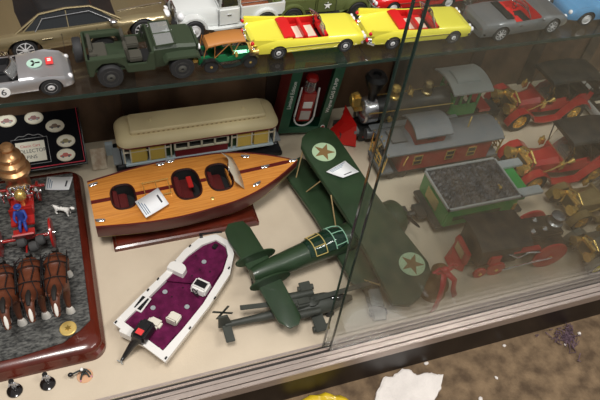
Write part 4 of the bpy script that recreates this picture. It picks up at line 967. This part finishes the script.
k=MB().loft([[(-.120,-.030,.004),(-.120,.030,.004),(-.120,.028,.022),(-.120,-.028,.022)],[(-.143,-.010,.004),(-.143,.010,.004),(-.132,.008,.016),(-.132,-.008,.016)]]).build('cowcatcher',redk,t,smooth=0)
for s in(-1,1):
    for x,r in((-.092,.014),(-.058,.020),(.058,.037)):
        o=wheel_mb(r,.006,kind='spoke').build('driving_wheel',[redk,redk,dark],t); o.location=(x,s*.044,r); 
        MB().cyl((0,-.005,0),(0,.005,0),.004).build('brass_hub',gold,o)
    MB().box((-.068,s*.036,.046),(.028,.016,.026)).build('red_cylinder_casing',redk,t,bevel=.003)
    MB().tube([(-.05,s*.052,.024),(.0,s*.052,.034),(.058,s*.052,.040)],.0018,6).build('side_rod',chrome,t)
    MB().tube([(-.04,s*.040,.058),(-.02,s*.046,.050),(.0,s*.044,.060),(.03,s*.045,.056)],.0018,6).build('steam_pipe',chrome,t)
    MB().box((.0,s*.036,.060),(.060,.010,.005)).build('red_running_board',redk,t)

# ================================================================ BIPLANE
pg=mat('dark green airframe',(.028,.058,.026),.42,0,.25,noise=.35,nscale=14); gl2=mat('roundel pale green',(.42,.56,.36),.5); br=mat('roundel brown star',(.22,.13,.05),.5); tan=mat('tan wire strut',(.42,.30,.14),.5)
bp=thing('toy_biplane','dark green toy biplane with star roundels, twin tail fins and framed cockpit','toy aeroplane',(.10,.20,0))
bl=local(bp)
def wing(name,pts,th,mt,round_ends=True):
    """pts: root outline as (px,py,z) loop in world; thickness downward; lofts a rounded slab"""
    P=[bl(*p) for p in pts]; n=len(P); c=sum(P,Vector())/n
    up=[p for p in P]; dn=[p-Vector((0,0,th)) for p in P]
    ui=[c+(p-c)*.96+Vector((0,0,th*.35)) for p in P]
    di=[c+(p-c)*.96-Vector((0,0,th*1.35)) for p in P]
    secs=[di,dn,up,ui]
    return MB().loft(secs).build(name,mt,bp,smooth=40)
def wz(y): # upper wing height by image row
    return .100-.040*(y-130)/175
def outl(L,R,zf): return [(x,y,zf(y)) for x,y in L]+[(x,y,zf(y)) for x,y in reversed(R)]
upL=[(314,129),(307,132),(302,138),(301,146),(306,157),(323,182),(345,216),(370,260),(392,304)]
upR=[(321,127),(328,128),(334,132),(339,139),(348,152),(370,185),(397,223),(428,262),(431,272),(420,297),(410,305)]
wing('upper_wing',outl(upL,upR,wz),.007,pg)
loL=[(293,160),(285,163),(283,170),(290,182),(315,218),(334,250),(352,283)]
loR=[(300,157),(308,161),(316,170),(330,190),(350,222),(372,260),(379,276),(372,286),(362,288)]
wing('lower_wing',outl(loL,loR,lambda y:.034),.005,pg)
stL=[(236,222),(228,224),(225,231),(228,240),(250,272),(270,308),(279,322)]
stR=[(243,221),(250,227),(268,256),(284,284),(301,316),(299,324),(290,328)]
wing('tailplane',outl(stL,stR,lambda y:.050),.004,pg)
# fuselage
A=bl(252,276,.048); Bn=bl(398,216,.048)
ax=(Bn-A).normalized(); sd=Vector((0,0,1)).cross(ax).normalized(); upv=ax.cross(sd); FL=(Bn-A).length
secs=[]
for u,w,hh,dz in((0,.013,.014,0),(.03,.0165,.017,0),(.12,.019,.020,0),(.25,.022,.023,0),(.45,.025,.026,0),(.62,.028,.028,0),(.80,.027,.026,0),(.90,.029,.028,0),(.965,.027,.028,0),(.99,.018,.019,0)):
    c=A+ax*(u*FL)+Vector((0,0,dz)); secs.append([c+sd*(w*math.cos(a))+upv*(hh*math.sin(a)) for a in [2*PI*i/22 for i in range(22)]])
MB().loft(secs).build('fuselage',pg,bp,smooth=50)
pr=Matrix((ax,sd,upv)).transposed()
c=A+ax*(FL*1.0)
MB().lathe(A+ax*(FL*.90),ax,[(.0325,0),(.038,.006),(.038,.026),(.034,.032),(.018,.033)],26).build('engine_cowling',pg,bp)
for k in range(9):
    a=2*PI*k/9; MB().cyl(c-ax*.002,c-ax*.002+(sd*math.cos(a)+upv*math.sin(a))*.024,.004,n=8).build('engine_cylinder',mat('dull steel',(.2,.2,.2),.4,.8),bp)
MB().lathe(c,ax,[(.009,0),(.009,.012),(.005,.020),(.001,.023)],16).build('spinner',pg,bp)
for s in(-1,1):
    dv=(sd*math.cos(-.25)+upv*math.sin(-.25))*s
    MB().ell(c+ax*.014+dv*.028,(.026,.0055,.0015),12,rot=Matrix((dv,dv.cross(ax),ax)).transposed()).build('propeller_blade',black,bp)
# fins
for s in(-1,1):
    c0=A+ax*.022+sd*(s*.029)+upv*.008
    P=[]
    for i in range(20):
        a=2*PI*i/20; P.append(c0+ax*(.042*math.cos(a)+.0)+upv*(.018*math.sin(a)-.003*math.cos(a)))
    n=len(P); MB().loft([[p-sd*.0018 for p in P],[p+sd*.0018 for p in P]]).build('tail_fin',pg,bp,smooth=30,bevel=.0008)
# canopy
def fus(u,ang,off=0):
    w=.0245+(.029-.0245)*((u-.45)/.35); return A+ax*(u*FL)+sd*((w+off)*math.cos(ang))+upv*((w+.002+off)*math.sin(ang))
cgl=mat('dark green glazing',(.008,.03,.018),.08,0,.6)
def arcs(u,off,n=10): return [fus(u,.55+(PI-1.1)*i/n,off) for i in range(n+1)]
secs=[]
for u,off in((.34,.001),(.37,.003),(.44,.004),(.50,.005),(.545,.004),(.58,.0)):
    q=arcs(u,off); q2=[A+ax*(u*FL)+sd*(.01*math.cos(a))+upv*.01*math.sin(a) for a in(2.5,.6)]; secs.append(q+q2)
cn=MB().loft(secs).build('canopy',cgl,bp,smooth=60)
fr1=mat('tan canopy frame',(.55,.42,.14),.5); fr2=mat('pale green canopy frame',(.30,.55,.40),.5)
for u,off,m in((.37,.0038,fr1),(.44,.0048,fr1),(.50,.0058,fr2)): MB().tube(arcs(u,off),.0010,6).build('canopy_frame',m,cn)
for i in(0,3,7,10):
    MB().tube([fus(u,.55+(PI-1.1)*i/10,o_) for u,o_ in((.37,.0038),(.44,.0048))],.0009,6).build('canopy_frame',fr1,cn)
for i in(1,5,9):
    MB().tube([fus(u,.55+(PI-1.1)*i/10,o_) for u,o_ in((.50,.0058),(.545,.0048),(.58,.001))],.0009,6).build('canopy_frame',fr2,cn)
MB().tube([fus(.58,.55+(PI-1.1)*i/10,.001) for i in range(11)],.0010,6).build('canopy_frame',fr2,cn)
MB().tube([A+ax*(u*FL)-sd*(.0185+.009*u)+upv*.002 for u in(.3,.4,.5,.6,.7)],.0008,5).build('fuselage_line',tan,bp)
# roundels on the wing surface
for px,py,r in((324,152,.0255),(412,264,.0250)):
    z=wz(py)+.0030; p0=bl(px,py,z)
    a=bl(px+.01,py-10,wz(py-10)+.003)-bl(px,py+10,wz(py+10)+.003); e1=a.normalized(); e2=Vector((0,0,1)).cross(e1).normalized(); nn=e1.cross(e2)*-1
    if nn.z<0: nn=-nn
    k=MB(); k.T=Matrix.Translation(p0)@Matrix((e2,e1,nn)).transposed().to_4x4()
    k.prism(circ(r,36),-.0004,.0006); o=k.build('roundel_disc',gl2,bp,smooth=0)
    k=MB(); k.T=Matrix.Translation(p0)@Matrix((e2,e1,nn)).transposed().to_4x4()
    k.prism(star(r*.93,a0=PI/2+.25),.0006,.0011); k.build('roundel_star',br,o,smooth=0)
for (a,b_) in (((303,150,.092),(296,178,.034)),((322,180,.085),(306,192,.034)),((331,195,.085),(336,228,.034)),((380,285,.062),(364,280,.034)),((395,262,.066),(372,268,.034)),((340,150,.092),(310,168,.034))):
    MB().cyl(bl(*a),bl(*b_),.0014,n=6).build('wing_strut',tan,bp)
for px,py in((362,262),(345,228)): pass
wp=A+ax*FL*.72
for s in(-1,1):
    o=wheel_mb(.020,.009).build('wheel',[rubber,pg,dark],bp); o.location=(wp.x+sd.x*s*.04,wp.y+sd.y*s*.04,.020); o.rotation_euler=(0,0,math.atan2(ax.y,ax.x))
    MB().cyl((o.location.x,o.location.y,.02),wp+sd*s*.015-upv*.01,.0025,n=8).build('landing_strut',pg,bp)
MB().tube([A+upv*-.01,A-Vector((0,0,A.z-.003))+ax*.004],.002,6).build('tail_skid',black,bp)
price_tag('white price label on the upper wing of the green biplane',[at(326,172,wz(170)+.006),at(343,178,wz(175)+.006),at(359,172,wz(168)+.006),at(345,161,wz(160)+.007)],curl=.001)

# ================================================================ BASS BOAT
bb=thing('toy_bass_boat','white toy fishing boat with purple carpeted deck and black outboard motor','model boat',(-.225,.155,0))
bl=local(bb); ZG=.036
outer=[(113,323),(140,296),(166,271),(184,250),(199,238),(216,234),(231,242),(234,254),(230,274),(209,306),(187,334),(165,362)]
inner=[(124,322),(146,300),(170,276),(188,256),(202,245),(216,240),(226,246),(228,256),(223,272),(203,304),(182,330),(163,351)]
O=[bl(x,y,ZG) for x,y in outer]; I=[bl(x,y,ZG) for x,y in inner]; Cn=sum(O,Vector())/len(O)
wb=mat('white gelcoat',(.80,.78,.75),.25,0,.5); pur=mat('purple carpet',(.13,.010,.060),.85,spec=.15,noise=.45,nscale=60,bump=.4,bscale=600)
def off(P,k,z): return [Vector((Cn.x+(p.x-Cn.x)*k,Cn.y+(p.y-Cn.y)*k,z)) for p in P]
MB().loft([off(O,.55,.0),off(O,.80,.004),off(O,.97,.020),off(O,1.0,ZG-.004),off(O,1.0,ZG),off(I,1.0,ZG+.001),off(I,.99,ZG-.006)],cap=False).add(off(O,.55,0),[tuple(range(12))]).build('hull',wb,bb,smooth=30)
MB().loft([off(I,1.0,ZG-.014),off(I,1.0,ZG-.008)]).build('carpet_deck',pur,bb,smooth=0)
fd=[(166,281),(188,257),(203,246),(216,241),(225,247),(227,256),(222,270),(212,285)]
MB().loft([[bl(x,y,ZG-.009) for x,y in fd],[bl(x,y,ZG-.002) for x,y in fd]]).build('raised_foredeck',pur,bb,smooth=0)
rdk_=[(125,322),(142,306),(176,334),(163,350)]
MB().loft([[bl(x,y,ZG-.009) for x,y in rdk_],[bl(x,y,ZG-.003) for x,y in rdk_]]).build('aft_deck',pur,bb,smooth=0)
dv=(bl(216,236,ZG)-bl(140,342,ZG)).normalized(); ang=math.atan2(dv.y,dv.x)
def bo(px,py,z=ZG-.006): p=bl(px,py,z); return Vector((p.x,p.y,z))
R=Rz(ang)
c=bo(178,271); k=MB(); k.T=Matrix.Translation(c)@R.to_4x4(); k.prism([(.012*math.cos(a)*1.0-.0,.019*math.sin(a)) if math.cos(a)>0 else (-.012,.019*math.sin(a)) for a in [2*PI*i/24 for i in range(24)]],0,.015,shrink=.88).build('passenger_console',wb,bb,bevel=.0015)
c=bo(201,289); MB().box(c+Vector((0,0,.008)),(.030,.032,.016),rot=R,top=(.75,.9)).build('steering_console',wb,bb,bevel=.003)
MB().box(c+Vector((0,0,.0165)),(.012,.022,.002),rot=R).build('instrument_panel',black,bb)
c2=c+R@Vector((-.019,0,.014)); MB().tube([c2+R@Vector((.003*math.cos(a),.008*math.cos(a),.007*math.sin(a))) for a in [2*PI*i/16 for i in range(16)]],.0010,6,0,True).cyl(c2,c2+R@Vector((.008,0,-.002)),.001,n=6).build('steering_wheel',black,bb)
c=bo(174,320); MB().box(c+Vector((0,0,.005)),(.021,.021,.010),rot=R).box(c+R@Vector((-.009,0,.013)),(.004,.021,.012),rot=R).build('white_seat',mat('cream seat',(.72,.68,.58),.5),bb,bevel=.002)
c=bo(155,325); MB().box(c+Vector((0,0,.006)),(.018,.026,.012),rot=R).build('white_seat',MATS['cream seat'],bb,bevel=.004)
c=bo(152,318); 
for px,py in((204,262),(165,292),(153,308),(187,307)):
    c=bo(px,py,ZG-.001 if px>200 else ZG-.007); MB().lathe(c,(0,0,1),[(.0045,0),(.0045,.0012),(.002,.0012),(.002,.0005)],18).build('seat_pedestal_socket',greyl,bb)
c=bo(142,305); f=MB().box(c+Vector((0,0,.0045)),(.032,.019,.003),rot=R).build('hatch_frame',wb,bb,bevel=.0006); MB().box(c+Vector((0,0,.0062)),(.027,.014,.001),rot=R).build('hatch_panel',black,f)
c=bo(215,247,ZG-.001); MB().box(c+Vector((0,0,.002)),(.012,.008,.004),rot=R).build('bow_pedal',black,bb,bevel=.001)
MB().tube([bo(199,234,ZG+.004),bo(222,232,ZG+.007)],.0018,6).box(bo(201,236,ZG+.003),(.006,.006,.008)).build('trolling_motor',black,bb)
for px,py in((148,290),(175,262),(190,246),(116,322),(166,358),(190,328),(215,298),(229,268),(158,279)):
    MB().box(bo(px,py,ZG+.0015),(.005,.0025,.003),rot=R).build('deck_cleat',black,bb)
for px,py in((178,281),(172,297),(192,276),(210,272),(196,256),(183,288),(160,318),(200,270)): MB().lathe(bo(px,py,ZG-.002 if py<281 else ZG-.008),(0,0,1),[(.0013,0),(.0013,.0016)],8).build('carpet_stud',black,bb)
# transom and motor
MB().box((bo(140,342,ZG-.008)+Vector((0,0,0))),(.005,.080,.018),rot=R).build('transom_panel',wb,bb,bevel=.001)
c=bo(143,331,ZG+.012)
m_=MB().box(c,(.042,.030,.020),rot=R,top=(.85,.8)).build('motor_cowl',black,bb,bevel=.004)
MB().box(c+R@Vector((-.008,0,.0102)),(.010,.012,.0012),rot=R).build('red_decal',mat('red decal',(.75,.05,.05),.4),m_)
e_=bl(124,357,.010)
MB().tube([c+R@Vector((-.012,0,-.004)),c.lerp(e_,.55)+Vector((0,0,.002)),e_],[.0090,.0065,.0038],10).build('motor_leg',black,bb)
MB().ell(e_,(.010,.0035,.0035),12,rot=R).build('gearcase',black,bb)
for k in range(3):
    a=2*PI*k/3; pp=e_+R@Vector((-.010,0,0)); MB().ell(pp+R@Vector((0,.004*math.cos(a),.004*math.sin(a))),(.0008,.0042,.0018),8,rot=R@Rx(a)).build('propeller_blade',greyl,bb)

# ================================================================ HELICOPTER
hg=mat('dull grey-green model',(.05,.055,.045),.55,noise=.25,nscale=30)
he=thing('toy_helicopter','dull grey-green toy attack helicopter beneath the biplane tail','toy helicopter',(.0,.10,0))
bl=local(he)
T=bl(225,326,.022); N_=bl(352,296,.022); ax=(N_-T).normalized(); sd=Vector((0,0,1)).cross(ax).normalized(); L_=(N_-T).length
secs=[]
for u,w,hh,dz in((0,.0055,.006,.004),(.2,.0065,.007,.002),(.42,.009,.010,0),(.50,.017,.014,0),(.62,.022,.018,0),(.78,.020,.017,0),(.90,.014,.012,-.002),(1,.005,.005,-.005)):
    c=T+ax*(u*L_)+Vector((0,0,dz)); secs.append([c+sd*(w*math.cos(a))+Vector((0,0,hh*math.sin(a))) for a in [2*PI*i/14+.22 for i in range(14)]])
MB().loft(secs).build('fuselage',hg,he,smooth=40)
Rh=Matrix((ax,sd,Vector((0,0,1)))).transposed()
MB().prism([(-.012,.0),(.014,.0),(.004,.034),(-.012,.034)],-.002,.002,'xz').build('tail_fin',hg,he).matrix_local=Matrix.Translation(T)@Rh.to_4x4()
MB().box(T+Rh@Vector((.002,-.018,.004)),(.016,.034,.003),rot=Rh).build('tailplane',hg,he,bevel=.001)
for a in(.5,2.1): MB().box(T+Rh@Vector((-.002,.010,.030)),(.040,.0015,.004),rot=Rh@Ry(a)).build('tail_rotor_blade',hg,he)
hub=T+ax*(L_*.66)+Vector((0,0,.017))
MB().lathe(hub-Vector((0,0,.012)),(0,0,1),[(.006,0),(.006,.008),(.012,.010),(.012,.014),(.005,.018),(.003,.021)],18).build('rotor_hub',hg,he)
MB().box(T+ax*(L_*.62)+Vector((0,0,.017)),(.055,.022,.012),rot=Rh,top=(.7,.7)).build('engine_deck',hg,he,bevel=.003)
for s in(-1,1):
    MB().cyl(T+ax*(L_*.50)+sd*s*.020+Vector((0,0,.012)),T+ax*(L_*.70)+sd*s*.020+Vector((0,0,.012)),.0085,.006,n=14).build('engine_pod',hg,he)
    o=T+ax*(L_*.68)+sd*s*.034-Vector((0,0,.002)); MB().box(o,(.022,.040,.003),rot=Rh).build('stub_wing',hg,he,bevel=.0008)
    MB().cyl(o+Rh@Vector((-.014,s*.010,-.006)),o+Rh@Vector((.016,s*.010,-.006)),.0055,n=12).build('rocket_pod',hg,he)
    o2=T+ax*(L_*.80)+sd*s*.018; MB().cyl(Vector((o2.x,o2.y,.008)),o2-sd*s*.006,.002,n=8).build('gear_leg',hg,he)
    w_=wheel_mb(.008,.004).build('wheel',[rubber,hg,dark],he); w_.location=(o2.x,o2.y,.008); w_.rotation_euler=(0,0,math.atan2(ax.y,ax.x))
MB().cyl(T+Vector((0,0,0)),Vector((T.x,T.y,0.002)),.0018,n=8).build('tail_leg',hg,he)
def blade(p): 
    p=Vector(p); d=(p-hub); d.z=0; l=d.length; d.normalize(); q=Matrix((d,Vector((-d.y,d.x,0)),Vector((0,0,1)))).transposed()
    MB().box(hub+d*(l*.5)+Vector((0,0,.004)),(l,.010,.0016),rot=q).build('rotor_blade',hg,he,bevel=.0005)
blade(bl(240,309,hub.z)); blade(bl(398,276,hub.z))
MB().ell(T+ax*(L_*.86)+Vector((0,0,.009)),(.018,.009,.008),14,rot=Rh).build('cockpit_glass',winglass,he)

# ================================================================ SMALL THINGS ON THE DECK
# small silver van behind the glass
sv=mat('dull silver toy paint',(.12,.12,.11),.35,.5)
a=at(369,287,0); b_=at(378,317,0); ya=math.atan2(b_.y-a.y,b_.x-a.x)
t=thing('miniature_car','tiny dull silver toy car with clear roof beside the biplane wing tip','toy car',(a+b_)/2,ya,scale=1.2); Lm=(b_-a).length
MB().loft([[(x,-w,.004),(x,-w*1.05,z*.6),(x,-w*.8,z),(x,w*.8,z),(x,w*1.05,z*.6),(x,w,.004)] for x,w,z in((-Lm*.55,.010,.010),(-Lm*.4,.012,.014),(0,.0125,.015),(Lm*.4,.012,.013),(Lm*.55,.010,.008))]).build('body',sv,t,smooth=40)
MB().box((.002,0,.018),(Lm*.45,.019,.009),top=(.8,.8)).build('glasshouse',mat('milky windows',(.30,.32,.32),.15,0,.3),t,bevel=.001)
MB().box((-Lm*.40,0,.0155),(.008,.012,.004)).build('boot_block',sv,t)
for x in(-Lm*.35,Lm*.35):
    for s in(-1,1): o=wheel_mb(.006,.004,n=14).build('wheel',[rubber,chrome,dark],t); o.location=(x,s*.0115,.006)
# wooden bell ornament with red ribbon
a=at(431,292,0); t=thing('wooden_ornament','small brown wooden ornament tied with a red ribbon behind the glass','ornament',a,.1,scale=1.8)
wd=mat('brown carved wood',(.28,.14,.05),.6,noise=.4,nscale=60)
MB().lathe((0,.0,0),(0,0,1),[(.014,0),(.015,.003),(.013,.010),(.015,.018),(.011,.026),(.009,.032),(.010,.040),(.006,.046),(.002,.048)],18).build('body',wd,t)
rib=mat('red satin ribbon',(.55,.03,.04),.35)
def strip(name,P,w,m,parent):
    P=[Vector(p) for p in P]; vs=[]
    for p in P: vs += [p+Vector((-w/2,0,0)),p+Vector((w/2,.001,0))]
    o=MB().add(vs,[(2*i,2*i+1,2*i+3,2*i+2) for i in range(len(P)-1)]).build(name,m,parent,smooth=60); md=o.modifiers.new('s','SOLIDIFY'); md.thickness=.0005; return o
rb=MB().ell((.0,-.004,.047),(.005,.004,.004),10).build('ribbon_knot',rib,t)
strip('ribbon_tail',[(-.001,-.006,.046),(-.006,-.016,.036),(-.008,-.020,.020),(-.013,-.024,.004)],.008,rib,rb)
strip('ribbon_tail',[(.001,-.006,.046),(.010,-.014,.036),(.014,-.014,.018),(.020,-.016,.003)],.007,rib,rb)
for s in(-1,1): MB().tube([(0,-.004,.047),(s*.008,-.004,.053),(s*.014,-.004,.049),(s*.008,-.004,.044)],.0018,6,0,True).build('ribbon_loop',rib,rb)
# front figurines
figd=mat('black glossy disc',(.008,.006,.006),.12,0,.8); figs=mat('silver figure',(.6,.6,.62),.3,.7)
def round_fig(label,px,py):
    a=at(px,py,0); t=thing('figurine','','figurine',a,0,'figurines on black discs at the front of the deck'); t['label']=label
    MB().lathe((0,0,0),(0,0,1),[(.0115,0),(.0125,.0015),(.012,.003),(.006,.005),(0,.0052)],24).build('disc_base',figd,t)
    J=[((0,.004,.014),.0028),((0,.004,.018),.0032),((0,.0045,.0225),.0014),((.0042,.004,.0195),.0015),((.006,.002,.014),.0012),((-.0042,.004,.0195),.0015),((-.006,.001,.015),.0012),((.0018,.004,.009),.0018),((.0022,.0035,.004),.0015),((-.0018,.004,.009),.0018),((-.0022,.0035,.004),.0015)]
    skin('figure_body',J,[(0,1),(1,2),(1,3),(3,4),(1,5),(5,6),(0,7),(7,8),(0,9),(9,10)],figs,t,1)
    MB().ell((0,.0045,.0250),(.0024,.0026,.0028),10).build('head',skinm,t)
    MB().lathe((0,.0045,.0260),(0,0,1),[(.0044,0),(.0042,.0008),(.0028,.0012),(.0018,.003)],12).build('helmet',black,t)
    return t
round_fig('silver figurine on a round black disc, nearest the left edge of the photo',15,391)
round_fig('silver figurine on a round black disc, between its twin and the tan-based figure',48,384)
a=at(85,376,0); t=thing('figurine','dark crouching figurine with outstretched arms on a tan oval base','figurine',a,0)
MB().lathe((0,0,0),(0,0,1),[(.0125,0),(.0130,.001),(.0120,.002),(0,.002)],24).build('oval_base',mat('tan base',(.66,.38,.22),.6),t)
J=[((0,.003,.009),.0030),((-.001,.004,.014),.0036),((-.002,.003,.0185),.0016),((.005,.003,.0145),.0018),((.009,-.001,.011),.0014),((.010,-.004,.008),.0012),((-.006,.004,.0145),.0018),((-.012,.003,.014),.0015),((-.018,.002,.012),.0014),
   ((.004,.0,.008),.0020),((.006,-.003,.005),.0016),((.007,-.006,.003),.0014),((-.004,-.001,.008),.0020),((-.006,-.004,.005),.0016),((-.007,-.008,.003),.0014)]
skin('figure_body',J,[(0,1),(1,2),(1,3),(3,4),(4,5),(1,6),(6,7),(7,8),(0,9),(9,10),(10,11),(0,12),(12,13),(13,14)],mat('dark uniform',(.025,.035,.035),.5),t,1)
MB().ell((-.002,.002,.0215),(.0028,.003,.0032),10).build('head',wht,t)
MB().ell((-.021,.002,.012),(.0045,.004,.004),12).build('black_ball',black,t)
for x,y in((.0105,-.005),(-.007,-.009)): MB().ell((x,y,.0035),(.0016,.0018,.0014),8).build('pink_hand',mat('pink paint',(.6,.25,.35),.5),t)

# ================================================================ SHOP FLOOR LITTER
pl=mat('crumbled white plaster',(.75,.70,.66),.85,noise=.12,nscale=40,bump=.5,bscale=200)
rng=random.Random(5)
P=[(374,402),(377,390),(383,378),(392,377),(402,370),(410,371),(417,376),(426,373),(436,375),(443,376),(441,390),(434,402),(425,418),(400,424),(380,415)]
W=[at(x,y,GZ) for x,y in P]; Q=[]
for a,b_ in zip(W,W[1:]+W[:1]):
    for k in range(4): Q.append(a.lerp(b_,k/4)+Vector((rng.uniform(-.0015,.0015),rng.uniform(-.0015,.0015),0)))
c=sum(Q,Vector())/len(Q)
o=MB().loft([[q-c for q in Q],[(q-c)*.985+Vector((0,0,.005)) for q in Q],[(q-c)*.90+Vector((0,0,.0065)) for q in Q]]).build('plaster_flake',pl,smooth=0); o.location=c
tag(o,'large ragged white plaster flake lying on the floor under the case','plaster flake')
for i,(px,py,r,l) in enumerate(((426,364,.005,'white sliver of plaster against the case kick plate'),(480,400,.006,'round white plaster crumb at the bottom edge of the photo'),(496,378,.004,'cream crumb of plaster alone on the brown floor'),(504,346,.004,'cream crumb near the foot of the kick plate'),(579,334,.005,'white crumb beside the purple lint'),(565,345,.003,'smallest white crumb on the purple lint'))):
    p=at(px,py,GZ); k=MB().ell((0,0,r*.4),(r,r*.7,r*.5),9,rot=Rz(i)); 
    k.v=[(x+rng.uniform(-r,r)*.15,y+rng.uniform(-r,r)*.15,max(0,z)) for x,y,z in k.v]; o=k.build('plaster_crumb',pl,smooth=0); o.location=p; tag(o,l,'plaster crumb','plaster crumbs on the floor')
lint=mat('purple grey lint',(.16,.10,.13),.9,noise=.5,nscale=150)
k=MB(); 
for i in range(70):
    a=rng.uniform(0,2*PI); d=abs(rng.gauss(0,.016)); p=Vector((d*math.cos(a)*1.3,d*math.sin(a),.003))
    k.tube([p+Vector((rng.uniform(-.009,.009),rng.uniform(-.009,.009),rng.uniform(-.002,.006))) for _ in range(4)],.0009,4)
o=k.build('lint_tuft',lint); o.location=at(566,338,GZ); tag(o,'purple grey tuft of lint on the floor at the lower right','lint',kind='stuff')
yb=mat('yellow plastic',(.70,.50,.02),.35,0,.2,noise=.2,nscale=40)
P=[]
for i in range(15):
    px=290+i*5; py=404-12*math.sin(PI*min(1,i/14))+ (2 if i%3==0 else 0); p=at(px,py,GZ+.006); P.append(p)
c=at(325,404,GZ)
t=thing('yellow_bag','crumpled yellow plastic bag edge on the floor at the bottom of the photo','plastic bag',c)
vs=[];n=len(P)
for j,(dy,z) in enumerate(((.0,.0),(-.002,.006),(-.008,.010),(-.016,.004),(-.024,.009),(-.034,.005),(-.045,.0))):
    for i,p in enumerate(P): vs.append((p.x-c.x, p.y-c.y+dy+.002*math.sin(i*2.1+j), z+.002*math.sin(i*1.7+j*2)*(z>0)))
o=MB().add(vs,[(j*n+i,j*n+i+1,(j+1)*n+i+1,(j+1)*n+i) for j in range(6) for i in range(n-1)]).build('crumpled_film',yb,t,smooth=60)
md=o.modifiers.new('s','SOLIDIFY'); md.thickness=.0006

# ================================================================ LIGHT
w=bpy.data.worlds.new('w'); bpy.context.scene.world=w; w.use_nodes=True
w.node_tree.nodes['Background'].inputs[0].default_value=(1,.98,.95,1); w.node_tree.nodes['Background'].inputs[1].default_value=.23
def area(name,loc,size,power,col=(1,.965,.92),aim=(0,.25,0)):
    l=bpy.data.lights.new(name,'AREA'); l.shape='RECTANGLE'; l.size,l.size_y=size; l.energy=power; l.color=col
    o=bpy.data.objects.new(name,l); C.objects.link(o); o.location=loc
    o.rotation_euler=(Vector(aim)-Vector(loc)).to_track_quat('-Z','Y').to_euler(); return o
area('ceiling_lamp',(-.5,-.5,2.4),(.6,.6),33)
area('ceiling_lamp',(1.1,-.9,2.4),(1.2,.3),22)
vs=bpy.context.scene.view_settings; vs.view_transform='Standard'; vs.look='None'; vs.gamma=1; vs.exposure=0.45; vs.use_curve_mapping=False
